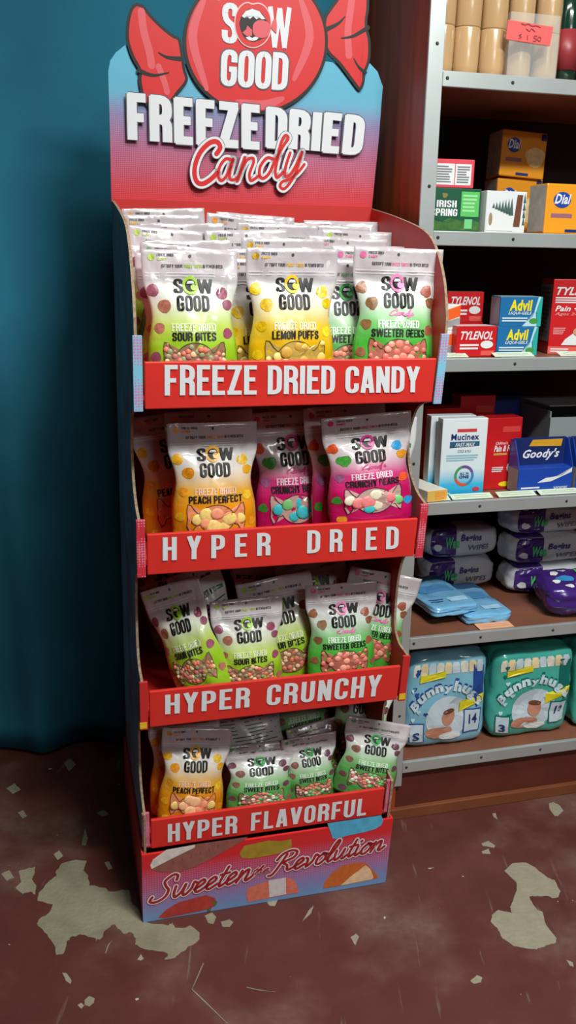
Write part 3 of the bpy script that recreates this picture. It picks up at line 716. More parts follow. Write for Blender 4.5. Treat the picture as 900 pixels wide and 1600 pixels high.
def pouch_mesh(seed, mt_front, mt_back):
    half, surf, back = pouch_shape(seed); nx, nz = 20, 30; V = []; Fc = []; mi = []; uv = []
    for sd in (0, 1):
        for j in range(nz+1):
            t = j/nz; v = BH*t; h = half(t)
            for i in range(nx+1):
                s = -math.cos(math.pi*i/nx)*.35+(2*i/nx-1)*.65
                V.append(surf(s*h, v) if sd == 0 else back(s*h, v)); uv.append((s*.5+.5, t))
    N = (nx+1)*(nz+1)
    for j in range(nz):
        for i in range(nx):
            a = j*(nx+1)+i; Fc.append((a, a+1, a+nx+2, a+nx+1)); mi.append(0)
            Fc.append((N+a+1, N+a, N+a+nx+1, N+a+nx+2)); mi.append(1)
    for i in range(nx): Fc.append((i+1, i, N+i, N+i+1)); mi.append(0); a = nz*(nx+1)+i; Fc.append((a, a+1, N+a+1, N+a)); mi.append(0)
    for j in range(nz):
        a = j*(nx+1); Fc.append((a, a+nx+1, N+a+nx+1, N+a)); mi.append(0); a += nx; Fc.append((a+nx+1, a, N+a, N+a+nx+1)); mi.append(0)
    return mesh('pouch', V, Fc, [mt_front, mt_back], mi, True, uv), surf
FL = {
 'sour':  dict(low=(150, 196, 36), mid=(190, 214, 92), pale=(226, 230, 210), text='SOUR BITES', ring=(160, 206, 60), pics=[(150, 84, 104), (176, 110, 92), (150, 70, 96)], candy=[(226, 120, 96), (236, 196, 150), (180, 110, 100), (150, 150, 110)], n=44, r=.0058, win=(150, 110, 84), fd=(226, 232, 200), tip=(168, 196, 70)),
 'lemon': dict(low=(222, 176, 10), mid=(228, 196, 60), pale=(236, 230, 206), text='LEMON PUFFS', ring=(230, 194, 40), pics=[(232, 196, 20), (222, 180, 10), (236, 204, 40)], candy=[(232, 196, 90), (240, 214, 120), (206, 160, 60)], n=16, r=.011, fd=(236, 226, 190), tip=(226, 180, 40)),
 'geek':  dict(low=(74, 176, 60), mid=(120, 196, 110), pale=(220, 232, 220), text='SWEETER GEEKS', ring=(226, 130, 176), pics=[(150, 96, 66), (140, 100, 62), (160, 84, 66)], candy=[(226, 130, 110), (216, 110, 96), (236, 160, 140)], n=22, r=.0085, fd=(226, 240, 226), tip=(222, 110, 160), candyword=(226, 120, 170)),
 'sweet': dict(low=(84, 160, 76), mid=(140, 196, 130), pale=(222, 232, 220), text='SWEET BITES', ring=(70, 170, 90), pics=[(120, 70, 84), (146, 96, 84), (110, 66, 86)], candy=[(110, 190, 110), (226, 140, 110), (230, 220, 200), (216, 110, 120)], n=40, r=.0062, win=(150, 120, 96), fd=(220, 236, 216), tip=(84, 160, 96)),
 'peach': dict(low=(232, 146, 18), mid=(236, 176, 60), pale=(236, 228, 216), text='PEACH PERFECT', ring=(232, 170, 60), pics=[(240, 172, 30), (236, 150, 30), (244, 190, 50)], candy=[(240, 156, 120), (246, 190, 140), (236, 206, 120)], n=12, r=.0155, win=(226, 140, 104), fd=(240, 196, 170), tip=(232, 150, 50)),
 'bear':  dict(low=(204, 22, 100), mid=(206, 60, 126), pale=(226, 206, 214), text='CRUNCHY BEARS', ring=(196, 60, 130), pics=[(224, 84, 40), (70, 160, 60), (40, 150, 210), (226, 150, 40), (150, 90, 130)], candy=[(120, 200, 120), (236, 130, 130), (232, 226, 200), (60, 190, 200)], n=12, r=.015, win=(196, 160, 150), fd=(236, 206, 220), tip=(206, 40, 110), candyword=(196, 60, 120)),
}
WIN = [(-.20, .285), (-.235, .31), (-.275, .355), (-.31, .36), (-.325, .31), (-.32, .25), (-.33, .19), (-.30, .13), (-.265, .15), (-.235, .19), (-.205, .195)]
body = [(-.20*math.cos(a), .24-.115*math.sin(a)) for a in [R(20+140*i/14) for i in range(15)]]
WIN2 = WIN + body + [(-x, y) for x, y in reversed(WIN)] + [(.20*math.cos(a), .24+.115*math.sin(a)) for a in [R(25+130*i/14) for i in range(15)]]
WINP = [(x*BW, y*BH) for x, y in WIN2]
def inside(p, poly):
    x, y = p; c = False; n = len(poly)
    for i in range(n):
        x1, y1 = poly[i-1]; x2, y2 = poly[i]
        if (y1 > y) != (y2 > y) and x < (x2-x1)*(y-y1)/(y2-y1)+x1: c = not c
    return c
ICO = None
def ico():
    global ICO
    if ICO is None:
        bm = bmesh.new(); bmesh.ops.create_icosphere(bm, subdivisions=2, radius=1); bm.verts.index_update()
        ICO = ([v.co.copy() for v in bm.verts], [tuple(v.index for v in f.verts) for f in bm.faces]); bm.free()
    return ICO
whitefilm = ramp_mat('pouch_back_film', [(0, (190, 196, 190)), (.5, (206, 208, 206)), (.8, (216, 214, 214)), (1, (210, 206, 208))], 'UV', 1, rough=.32, coat=.3, bump=.35, bscale=26)
tagline = mat('small_grey_print', (74, 70, 74), .5)
PROTO = {}
def pouch_parts(fl, var):
    "list of (name, mesh, kind) for one flavour and one crumple"
    if (fl, var) in PROTO: return PROTO[(fl, var)]
    parts = []
    X = lambda a: a*BW
    Y = lambda a: a*BH
    if fl == 'back':
        pm, surf = pouch_mesh(50+var, whitefilm, whitefilm); parts.append(('pouch', pm, None))
        gm = mat('back_green_print', (60, 130, 84), .5)
        it = []
        for s, u0, u1, c in (('A CONFECTION', -.16, .19, 0), ('TO', .22, .28, 1)):
            V, Fc, wd = block(s, .07, .2, 1.1)
            it.append((*fit((V, Fc), X(u0), Y(.73), X(u1), Y(.775)), c))
        for u0, u1 in ((-.44, -.37), (-.35, -.20), (.30, .43)): it.append((*quad(X(u0), Y(.735), X(u1), Y(.77), 2), 1))
        parts.append(('heading_lettering', decal(surf, it, .0008), [black, gm]))
        it = []
        for r_ in range(9):
            y = .67-.035*r_
            it.append((*quad(X(-.42), Y(y), X(.40-.05*(r_ % 3)), Y(y+.010), 4), 0))
        for (a, b, c, d) in ((-.44, .90, -.30, .93), (-.44, .86, -.24, .88), (.1, .88, .3, .9)): it.append((*quad(X(a), Y(b), X(c), Y(d), 2), 0))
        it.append((*fill(ell(0, Y(.94), .003, .003, 10), 1), 0))
        parts.append(('fine_print', decal(surf, it, .0008), [tagline], 'stuff'))
    else:
        f = FL[fl]; lo, md, pa = f['low'], f['mid'], f['pale']
        dk = tuple(int(c*.9) for c in lo)
        fm = ramp_mat('pouch_film_'+fl, [(0, dk), (.36, lo), (.50, md), (.66, pa), (.78, (214, 210, 210)), (.82, (184, 178, 182)), (.87, (204, 194, 198)), (1, (192, 182, 186))], 'UV', 1, rough=.24, coat=.8, bump=.5, bscale=20, wob=.06)
        pm, surf = pouch_mesh(10+var+7*list(FL).index(fl), fm, whitefilm); parts.append(('pouch', pm, None))
        # candy window with the sweets behind it
        parts.append(('candy_window', decal(surf, [(*fill(WINP, 3), 0)], .0006), [mat('window_'+fl, f.get('win', tuple(int(c*.8) for c in f['candy'][0])), .3, coat=.3, noise_amt=.15, nscale=120)]))
        rnd = random.Random(99+var+len(fl)); m = MB(); V0, F0 = ico(); inn = [(x*.94, (y-Y(.24))*.9+Y(.24)) for x, y in WINP]; n = 0; tries = 0; pts = []
        while n < f['n'] and tries < 900:
            tries += 1; p = (rnd.uniform(X(-.31), X(.31)), rnd.uniform(Y(.12), Y(.36))); r_ = f['r']*rnd.uniform(.8, 1.1)
            if not inside(p, inn) or any((p[0]-q[0])**2+(p[1]-q[1])**2 < (r_*1.2)**2 for q in pts): continue
            if not all(inside((p[0]+r_*.75*math.cos(a), p[1]+r_*.75*math.sin(a)), WINP) for a in [k*.785 for k in range(8)]):
                if r_ > .010: continue
                r_ *= .6
            pts.append(p); n += 1; c = Vector(surf(p[0], p[1], .0002)); ci = rnd.randrange(len(f['candy']))
            m.add([c+Vector((v.x*r_*(1+.12*math.sin(7*v.z)), v.y*min(.0024, r_*.4), v.z*r_*.92)) for v in V0], F0, ci)
        parts.append(('candy_pieces', m, [mat('candy_%s_%d' % (fl, i), c, .45, noise_amt=.12, nscale=150) for i, c in enumerate(f['candy'])], 'stuff'))
        parts.append(('window_outline', decal(surf, [(*stroke(WINP, .0008, True), 0)], .0012), [mat('outline_'+fl, tuple(int(c*.45) for c in lo), .5)]))
        # brand: S (mouth) W / GOOD
        it = []
        for s, u0, u1, v0, v1 in (('S', -.185, -.085, .70, .80), ('W', .062, .225, .70, .80), ('GOOD', -.165, .175, .575, .685)):
            V, Fc, wd = block(s, .07, None, 1.1); it.append((*fit((V, Fc), X(u0), Y(v0), X(u1), Y(v1)), 0))
        parts.append(('brand_lettering', decal(surf, it, .0016), [black]))
        rm = mat('ring_'+fl, f['ring'], .4)
        it = [(*fill(ell(X(-.008), Y(.755), X(.083), Y(.066), 18), 2), 0), (*fill(ell(X(-.008), Y(.755), X(.055), Y(.042), 14), 2), 1, 1), (*fill([(X(-.05), Y(.765)), (X(.035), Y(.765)), (X(.02), Y(.785)), (X(-.035), Y(.785))], 1), 2, 2), (*fill(ell(X(.02), Y(.74), X(.03), Y(.022), 10), 1), 0, 2)]
        parts.append(('mouth_emblem', decal(surf, it, .0020), [rm, black, white]))
        V, Fc, wd = block('FREEZE DRIED', .06, .2, 1.1)
        parts.append(('slogan_lettering', decal(surf, [(*fit((V, Fc), X(-.23), Y(.435), X(.23), Y(.490)), 0)], .0013), [mat('slogan_'+fl, f['fd'], .4)]))
        V, Fc, wd = block(f['text'], .06, .2, 1.1)
        parts.append(('flavour_lettering', decal(surf, [(*fit((V, Fc), X(-.023*len(f['text'])), Y(.37), X(.023*len(f['text'])), Y(.428)), 0)], .0013), [black]))
        if 'candyword' in f:
            P, x = script_paths('Candy')
            V, Fc = ribbon_set(P, .19)
            parts.append(('script_lettering', decal(surf, [(*fit((V, Fc), X(-.11), Y(.505), X(.17), Y(.57)), 0)], .0009), [mat('script_'+fl, f['candyword'], .4)]))
        it = []; spots = [(-.40, .72, .062), (-.29, .61, .066), (.32, .70, .062), (.37, .62, .054), (-.35, .46, .052), (.36, .42, .054), (-.40, .26, .05), (.41, .2, .05), (-.36, .08, .055)]
        for k, (a, b, r_) in enumerate(spots):
            lump = .10 if fl in ('geek', 'bear') else .04
            it.append((*fill(ell(X(a), Y(b), X(r_)*(1.25 if fl == 'bear' and k % 2 else 1), X(r_), 14, .5, lump, k), 2), k % len(f['pics'])))
        pm_ = [mat('pic_%s_%d' % (fl, i), c, .4, noise_amt=.25, nscale=160) for i, c in enumerate(f['pics'])]
        for q in it: parts.append(('candy_picture', decal(surf, [(q[0], q[1], 0)], .0008), [pm_[q[2]]]))
        it = [(*fill(ell(X(-.40), Y(.945), X(.035), X(.035), 10), 1), 1)]
        V, Fc, wd = block('FREEZE DRIED', .08, .2, 1.0); it.append((*fit((V, Fc), X(-.34), Y(.952), X(-.17), Y(.97)), 0))
        V, Fc, wd = block('CANDY', .08, .2, 1.0); it.append((*fit((V, Fc), X(-.34), Y(.925), X(-.24), Y(.943)), 1))
        for s, a, b, c in (('SATISFY YOUR', -.30, -.08, 0), ('SWEET TOOTH', -.07, .12, 1), ('IN FEWER BITES', .13, .34, 0)):
            V, Fc, wd = block(s, .08, .2, 1.1); it.append((*fit((V, Fc), X(a), Y(.875), X(b), Y(.898)), c))
        it.append((*fill(ell(0, Y(.955), .0028, .0028, 10), 1), 0))
        parts.append(('header_print', decal(surf, it, .0008), [tagline, mat('tip_'+fl, f['tip'], .45)], 'stuff'))
        it = [(*quad(X(-.47), Y(.835), X(.47), Y(.842), 8), 0), (*quad(X(-.47), Y(.815), X(.47), Y(.820), 8), 0)]
        parts.append(('zip_seal', decal(surf, it, .0010), [mat('zip_film', (226, 224, 228), .15, coat=.6)]))
    res = []
    for p in parts:
        if isinstance(p[1], MB): res.append((p[0], mesh(p[0], p[1].v, p[1].f, p[2], p[1].m, p[0] == 'candy_pieces'), p[3] if len(p) > 3 else None))
        else: res.append((p[0], p[1], None))
    PROTO[(fl, var)] = res
    return res
GRP = 'candy pouches in the display trays'
def pouch(fl, var, lx, ly, z0, lean, yaw, roll, sx, sz, label, sy=.86):
    Mx = DM @ Matrix.Translation((lx, ly, z0)) @ Matrix.Rotation(R(yaw), 4, 'Z') @ Matrix.Rotation(R(-roll), 4, 'Y') @ Matrix.Rotation(R(-lean), 4, 'X') @ Matrix.Diagonal((sx, sy, sz, 1))
    o = thing('candy_pouch', Mx, label, 'candy pouch', GRP)
    for nm, me, kd in pouch_parts(fl, var):
        c = link(nm, me, o)
        if kd: c['kind'] = kd
    return o
CN = dict(sour='lime green', lemon='yellow', geek='bright green', sweet='green', peach='orange', bear='magenta', back='white')
P1, P2, P3, P4 = 1.140, .826, .496, .194
# top tray
pouch('sour', 0, .128, -.018, P1+.006, 5, 0, 0, 1.0, 1.03, 'lime green candy pouch at the left front of the top tray')
pouch('lemon', 0, .310, -.024, P1+.008, 4, 3, 0, 1.02, 1.04, 'yellow lemon candy pouch standing at the front centre of the top tray')
pouch('geek', 0, .512, -.022, P1+.008, 5, -3, -1, 1.02, 1.06, 'bright green candy pouch at the right front of the top tray')
pouch('lemon', 1, .272, .030, P1, 3, 0, 2, 1.0, 1.0, 'yellow lemon candy pouch half hidden between the lime green and front yellow pouches')
pouch('sweet', 0, .432, .032, P1, 3, 0, 0, 1.0, 1.0, 'green candy pouch half hidden between the front yellow and right green pouches of top tray')
pouch('sour', 1, .118, .034, P1, 3, 0, -1, 1.0, 1.02, 'lime green candy pouch directly behind the left front pouch of the top tray')
rnd = random.Random(4)
rows = ['second', 'third', 'fourth', 'fifth', 'sixth', 'last']
fr = [['sweet', 'lemon', 'geek'], ['peach', 'lemon', 'sweet'], ['sour', 'sour', 'geek'], ['peach', 'lemon', 'sour'], ['lemon', 'peach', 'lemon'], ['peach', 'bear', 'sweet']]
for r_ in range(6):
    for c_ in range(3):
        x = min(.520, max(.105, (.118, .305, .492)[c_] + (.0, .03, -.02, .035, -.03, .01)[r_] + rnd.uniform(-.006, .006)))
        ly = .088+.043*r_
        roll = rnd.uniform(-5, 3)
        pouch(fr[r_][c_], (r_+c_) % 2, x, ly, P1 + .006 + .0135*(r_+1) + abs(math.sin(R(roll)))*.09, rnd.uniform(3, 5), rnd.uniform(-3, 3), roll, 1.0, rnd.uniform(.97, 1.03),
              'pale pouch header behind the %s front pouch of the top tray, %s raised row' % (('lime green', 'yellow', 'bright green')[c_], ['first', 'second', 'third', 'fourth', 'fifth', 'last'][r_]), sy=.72)
# second tray
pouch('peach', 0, .166, -.006, P2+.022, 3, 0, 0, 1.0, .97, 'orange peach candy pouch at the left front of the second tray from the top')
pouch('peach', 1, .172, .048, P2+.024, 3, 0, 1, 1.0, 1.02, 'orange peach candy pouch right behind the left front pouch of the second tray')
pouch('peach', 1, .125, .125, P2, 4, 10, 4, 1.0, 1.06, 'orange candy pouch deep in shade at the far left of the second tray')
pouch('bear', 0, .352, .076, P2+.002, 4, 0, 2, 1.02, 1.07, 'magenta candy pouch left of the front magenta pouch, partly hidden by it, second tray')
pouch('bear', 1, .458, .030, P2+.012, 4, 0, 4, 1.0, 1.10, 'magenta candy pouch directly behind the front magenta pouch of the second tray')
pouch('bear', 2, .482, -.022, P2+.050, 4, -2, 4, 1.06, .90, 'magenta candy pouch with multicoloured bears at the right front of the second tray')
pouch('back', 0, .530, .090, P2, 3, 0, -3, .95, 1.0, 'white-backed pouch at the far right of the second tray behind the magenta ones')
pouch('bear', 0, .33, .135, P2, 5, 0, -2, 1.0, 1.08, 'magenta pouch at the back middle of the second tray, only its header showing')
# third tray
pouch('sour', 0, .152, .016, P3+.024, 6, -22, 21, .76, .98, 'lime green candy pouch tilted sideways at the left end of the third tray')
pouch('back', 1, .222, .098, P3+.026, 2, 12, 20, .66, 1.06, 'white pouch turned back to front and tilted, third tray, beside the leftmost lime green one')
pouch('sour', 2, .240, .014, P3+.012, 5, 0, 1, .88, .84, 'lime green candy pouch standing at the front left-centre of the third tray')
pouch('sour', 1, .348, .062, P3+.008, 5, -4, 10, .95, .96, 'lime green candy pouch tilted behind the bright green one in the third tray')
pouch('geek', 1, .442, .014, P3+.020, 6, 0, 0, .92, .88, 'bright green candy pouch at the right front of the third tray')
pouch('geek', 0, .507, .072, P3+.014, 5, -6, -13, .96, .92, 'bright green candy pouch leaning right at the right end of the third tray')
pouch('back', 2, .300, .160, P3+.010, 14, 10, -9, .95, 1.04, 'white pouch back with dark heading under the second tray, third tray rear left')
pouch('sour', 1, .150, .275, P3+.016, 8, -6, 14, .95, .98, 'lime green pouch in deep shade at the rear left of the third tray')
pouch('sweet', 1, .350, .255, P3+.010, 10, 6, 6, .95, 1.0, 'green pouch in shade at the rear centre of the third tray')
pouch('sour', 0, .455, .135, P3+.012, 8, 0, 11, .95, 1.0, 'lime green pouch fanned out behind the third tray front pouches, right of centre')
pouch('geek', 1, .470, .250, P3+.016, 10, -6, -10, .95, 1.0, 'bright green pouch in shade at the rear right of the third tray')
pouch('sweet', 0, .180, .350, P3+.010, 8, 0, 8, .95, 1.0, 'green pouch at the very back left of the third tray')
# bottom tray
pouch('peach', 2, .110, .030, P4+.016, 5, 0, -8, .87, .86, 'orange peach candy pouch at the left front of the bottom tray')
pouch('peach', 0, .108, .090, P4+.004, 4, 0, -2, .92, .96, 'orange peach candy pouch behind the left front one in the bottom tray')
pouch('sweet', 1, .268, .040, P4+.010, 10, 0, -2, .92, .62, 'slumped green candy pouch beside the orange one in the bottom tray')
pouch('sweet', 0, .394, .050, P4+.010, 8, 0, 3, .74, .64, 'slumped green candy pouch between its two green neighbours in the bottom tray')
pouch('sweet', 2, .505, .030, P4+.026, 8, -4, -15, .90, .70, 'green candy pouch leaning right at the right end of the bottom tray')
pouch('back', 0, .290, .150, P4+.012, 18, 0, 5, 1.0, .92, 'white pouch back with green heading lying behind the front pouches of the bottom tray')
pouch('sweet', 0, .430, .210, P4+.010, 16, 6, 4, .95, 1.0, 'green pouch in deep shade at the rear of the bottom tray, right of centre')
pouch('sweet', 1, .530, .160, P4+.014, 12, -8, -8, .9, .94, 'dark shaded green pouch at the rear right of the bottom tray')
pouch('sour', 2, .440, .110, P4+.006, 16, 0, 10, .7, .60, 'lime green pouch slumped low behind the green ones in the bottom tray')

# ------------------------------------------------------------------ shelf unit on the right
wood = mat('red_brown_wood', (168, 74, 38), .45, spec=.3, coat=.08, noise_amt=.25, nscale=3.5)
def wood_grain(m):
    nt = m.node_tree
    n = [x for x in nt.nodes if x.type == 'TEX_NOISE'][0]
    mp = nt.nodes.new('ShaderNodeMapping'); mp.inputs['Scale'].default_value = (9, 9, .7)
    tc = [x for x in nt.nodes if x.type == 'TEX_COORD'][0]
    nt.links.new(tc.outputs['Object'], mp.inputs['Vector']); nt.links.new(mp.outputs[0], n.inputs['Vector'])
wood_grain(wood)
alu = mat('brushed_aluminium', (200, 206, 206), .34, metal=.55, noise_amt=.04, nscale=12)
screwm = mat('dark_screw', (70, 64, 58), .45, metal=.6)
shelftop = mat('brown_shelf', (128, 78, 58), .55, noise_amt=.12, nscale=9)
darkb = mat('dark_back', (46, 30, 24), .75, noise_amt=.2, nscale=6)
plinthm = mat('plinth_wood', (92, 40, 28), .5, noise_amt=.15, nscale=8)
toem = mat('toe_strip_wood', (122, 68, 40), .5, noise_amt=.15, nscale=12)
SX1, SDEP = 1.15, .40
unit = thing('shelf_unit', SM, 'dark red-brown wooden shop shelf unit with aluminium edged shelves', 'shelf unit')
m = MB(); m.box(0, .02, .002, SDEP, 0, 2.4, ch=.001); m.build('side_panel', wood, unit)
m = MB(); m.box(SX1-.02, SX1, .002, SDEP, 0, 2.4); m.build('side_panel', wood, unit)
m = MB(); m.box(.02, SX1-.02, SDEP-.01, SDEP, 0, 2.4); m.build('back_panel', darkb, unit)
m = MB(); m.box(-.001, .033, -.004, .002, .10, 2.4, ch=.0012); up_ = m.build('upright_strip', alu, unit)
def screw(parent, x, y, z):
    m = MB(); n = 10
    V = [(x+.0038*math.cos(2*math.pi*k/n), y, z+.0038*math.sin(2*math.pi*k/n)) for k in range(n)] + [(x+.0022*math.cos(2*math.pi*k/n), y-.0018, z+.0022*math.sin(2*math.pi*k/n)) for k in range(n)]
    m.add(V, [(k, (k+1) % n, n+(k+1) % n, n+k) for k in range(n)]+[tuple(range(n, 2*n))]); m.build('screw', screwm, parent)
for z in (1.805, 1.535, 1.27, .94, .63, .30): screw(up_, .017, -.0042, z)
SH = [1.757, 1.447, 1.177, .845, .507, .167]
for i, z in enumerate(SH+[2.12]):
    m = MB(); m.box(.02, SX1-.02, .0, SDEP-.01, z-.024, z-.001); sh = m.build('shelf', shelftop, unit)
    m = MB(); m.box(.033, SX1-.02, -.005, .006, z-.030, z, ch=.0015); e = m.build('edge_strip', alu, sh)
    for x in (.043, .19+.03*(i % 3), .42, .66, .9): screw(sh, x, -.0052, z-.014)
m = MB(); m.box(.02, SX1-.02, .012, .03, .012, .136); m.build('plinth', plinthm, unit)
m = MB(); m.box(.0, SX1-.02, -.002, .012, 0, .030, ch=.002); m.build('toe_strip', toem, unit)

# ---- goods on the shelves.  surface helpers for flat cartons
class Carton:
    def __init__(s, name, label, cat, x, y, z, w, d, h, body, yaw=0, tilt=0, group=None, ch=.0012, roll=0):
        "front-left-bottom corner at shelf-local (x, y, z)"
        s.w, s.d, s.h = w, d, h
        s.root = thing(name, SM @ Matrix.Translation((x+w/2, y, z)) @ Matrix.Rotation(R(yaw), 4, 'Z') @ Matrix.Rotation(R(roll), 4, 'Y') @ Matrix.Rotation(R(-tilt), 4, 'X'), label, cat, group)
        m = MB(); m.box(-w/2, w/2, 0, d, 0, h, ch=ch); m.build('carton', body, s.root)
    def surf(s, u, v, off=0.0): return (-s.w/2+u*s.w, -off, v*s.h)
    def left(s, u, v, off=0.0): return (-s.w/2-off, s.d*(1-u), v*s.h)
    def top(s, u, v, off=0.0): return (-s.w/2+u*s.w, v*s.d, s.h+off)
    def put(s, name, VF, mt, lay=0, face='surf'): return decal(getattr(s, face), [(VF[0], VF[1], 0)], .0005+.0003*lay).build(name, mt, s.root)
    def rect(s, name, u0, v0, u1, v1, mt, lay=0, face='surf'): return s.put(name, quad(u0, v0, u1, v1), mt, lay, face)
    def text(s, name, txt, u0, v0, u1, v1, mt, bold=.02, shear=0, lay=1, face='surf'): return s.put(name, fit(ftext(txt, bold, shear), u0, v0, u1, v1), mt, lay, face)
    def caps(s, name, txt, u0, v0, u1, v1, mt, lay=1, bold=1.0): V, Fc, q = block(txt, .08, .22, bold); return s.put(name, fit((V, Fc), u0, v0, u1, v1), mt, lay)
    def poly(s, name, pts, mt, lay=0, face='surf'): return s.put(name, fill(pts, 1), mt, lay, face)
    def lines(s, name, u0, v0, u1, v1, n, mt, lay=1, face='surf', seed=0):
        rnd = random.Random(seed); V = []; Fc = []
        for k in range(n):
            y = v1-(v1-v0)*(k+.5)/n; h = (v1-v0)/n*.28; x1 = u0+(u1-u0)*rnd.uniform(.7, 1)
            a, f = quad(u0, y-h, x1, y+h); o = len(V); V += a; Fc += [tuple(i+o for i in q) for q in f]
        return tag(s.put(name, (V, Fc), mt, lay, face), kind='stuff')
def M_(n, c, r=.4, **k): return mat(n, c, r, **k)
cwhite = M_('carton_white', (226, 228, 228), .4); cred = M_('carton_red', (204, 28, 34), .35, coat=.3); cdred = M_('carton_dark_red', (150, 22, 26), .4, coat=.2)
cgrey = M_('carton_grey', (150, 150, 150), .5); navy = M_('navy_print', (28, 48, 110), .4); cblue = M_('carton_blue', (28, 70, 170), .35, coat=.3)
yellow = M_('yellow_ink', (240, 220, 30), .4); grey = M_('grey_ink', (120, 122, 128), .5); skin = M_('skin_ink', (206, 150, 120), .5); hair = M_('dark_hair_ink', (46, 34, 32), .5)
cyan = M_('cyan_ink', (70, 176, 206), .4); green = M_('green_ink', (70, 150, 70), .4); orange = M_('orange_ink', (236, 140, 36), .4); dgreen = M_('forest_green', (20, 84, 58), .4, coat=.2)
lgreen = M_('light_green_ink', (90, 190, 96), .4); tealm = M_('teal_ink', (40, 170, 160), .4); brownm = M_('brown_ink', (110, 66, 44), .5)

# top shelf: row of tan bottles, dark bottles, clear sleeve with a pink price tag
tan = M_('tan_plastic', (196, 160, 116), .22, coat=.5, noise_amt=.05, nscale=10)
order = ['first', 'second', 'third', 'fourth', 'fifth']
for k, x in enumerate((.0505, .1085, .168, .230, .294)):
    o = thing('tan_bottle', SM @ Matrix.Translation((x, .062, SH[0])) @ Matrix.Rotation(R(1.0), 4, 'Y'), 'tan cylindrical bottle on the top shelf, %s from the aluminium upright' % order[k], 'bottle', 'tan bottles on the top shelf')
    m = MB(); m.lathe([(.024, 0), (.0275, .004), (.0285, .02), (.0285, .092), (.0280, .094)], 28); m.build('bottle_body', tan, o, smooth=True)
    m = MB(); m.lathe([(.0276, .0945), (.0283, .097), (.0283, .20), (.026, .206)], 28); m.build('bottle_cap', tan, o, smooth=True)
for k, (x, c, nm) in enumerate(((.352, (20, 52, 40), 'dark green'), (.412, (34, 26, 24), 'near-black'))):
    o = thing('dark_bottle', SM @ Matrix.Translation((x, .075, SH[0])), '%s glossy bottle at the right end of the top shelf row' % nm, 'bottle')
    m = MB(); m.lathe([(.022, 0), (.026, .005), (.027, .14), (.022, .165), (.012, .185), (.012, .21)], 28); m.build('bottle_body', M_('bottle_%d' % k, c, .15, coat=.6), o, smooth=True)
    m = MB(); m.lathe([(.0275, .03), (.0275, .11)], 28); m.build('bottle_label', M_('bottle_label_%d' % k, ((150, 50, 56), (70, 66, 60))[k], .4), o, smooth=True)
slv = thing('clear_sleeve', SM @ Matrix.Translation((.235, .012, SH[0])), 'clear plastic sleeve with a pink price tag in front of the tan bottles', 'plastic sleeve')
m = MB(); m.box(-.052, .062, 0, .0006, .001, .122); m.box(-.052, -.0514, 0, .016, .001, .122); m.box(.0614, .062, 0, .016, .001, .122); m.box(-.052, .062, 0, .016, .0002, .001); m.build('sleeve', clear_mat('clear_plastic'), slv)
m = MB(); V = [(-.058, -.0012, .106), (.046, -.0012, .100), (.042, -.0012, .064), (-.060, -.0012, .070)]; m.add(V, [(0, 1, 2, 3)]); m.add([(a, b+.0006, c) for a, b, c in V], [(3, 2, 1, 0)]); tg = m.build('price_tag', M_('pink_card', (232, 92, 90), .6), slv)
ink = M_('faint_ink', (140, 46, 56), .6)
def scribble(parent, pts_list, surf, mt, hw, name='handwriting'):
    it = [(*ribbon_set([catmull(p, 4)], hw), 0) for p in pts_list]
    return tag(decal(surf, it, .0006).build(name, mt, parent), kind='stuff')
scribble(tg, [[(-.028, .101), (-.020, .099), (-.012, .101), (-.004, .098), (.006, .099), (.016, .097)], [(-.016, .092), (-.008, .088), (-.004, .093), (.004, .088)], [(-.026, .081), (-.031, .079), (-.026, .076), (-.031, .073)], [(-.012, .080), (-.012, .072)], [(.010, .080), (.004, .080), (.003, .0765), (.008, .075), (.008, .071), (.002, .070)], [(.015, .079), (.011, .074), (.017, .071), (.019, .077), (.015, .079)]], lambda u, v, off=0: (u, -.0014-off, v), ink, .0009)

# second shelf: soaps and boxes
c = Carton('soap_box', 'dark green soap carton with light green panel standing on the second shelf', 'soap box', .030, .042, SH[1], .130, .085, .090, dgreen)
c.caps('brand_lettering', 'IRISH', .20, .56, .56, .72, white, 1, 1.1); c.caps('brand_lettering', 'SPRING', .10, .36, .58, .53, white, 1, 1.1)
c.rect('green_panel', .64, .36, .97, .93, lgreen); c.lines('panel_print', .67, .45, .94, .88, 5, M_('pale_green_ink', (150, 220, 150), .5))
c.poly('hill_picture', [(.0, .04), (1, .04), (1, .22), (.85, .30), (.66, .26), (.45, .32), (.3, .22), (.12, .28), (0, .2)], M_('hill_ink', (56, 104, 44), .5, noise_amt=.4, nscale=60))
c.rect('badge', .72, .08, .86, .30, M_('badge_ink', (110, 200, 130), .5), 1)
c.poly('clover', ell(.34, .83, .05, .06, 9, .3, .2, 3), M_('gold_ink', (130, 120, 60), .5))
c = Carton('boxed_goods', 'white and pink-red carton lying on top of the green soap carton', 'carton', .045, .052, SH[1]+.0915, .098, .07, .058, M_('carton_pink', (222, 70, 86), .4), yaw=-3)
c.rect('white_label', .04, .10, .54, .84, cwhite); c.rect('white_label', .56, .10, .93, .84, cwhite)
c.lines('label_print', .08, .16, .50, .78, 7, grey, seed=1); c.lines('label_print', .60, .16, .90, .78, 7, grey, seed=2)
c = Carton('boxed_goods', 'white carton printed with snowy pine trees beside the green soap carton', 'carton', .166, .030, SH[1], .100, .075, .087, M_('snow_white', (224, 228, 230), .35), yaw=4)
pine = M_('pine_ink', (70, 96, 92), .5)
for k in range(7):
    u = .18+.075*k; h = .12+.05*k
    c.poly('pine_tree', [(u-.035-.004*k, .66-h*.55), (u, .66+h*.45), (u+.035+.004*k, .66-h*.55)], pine, 1)
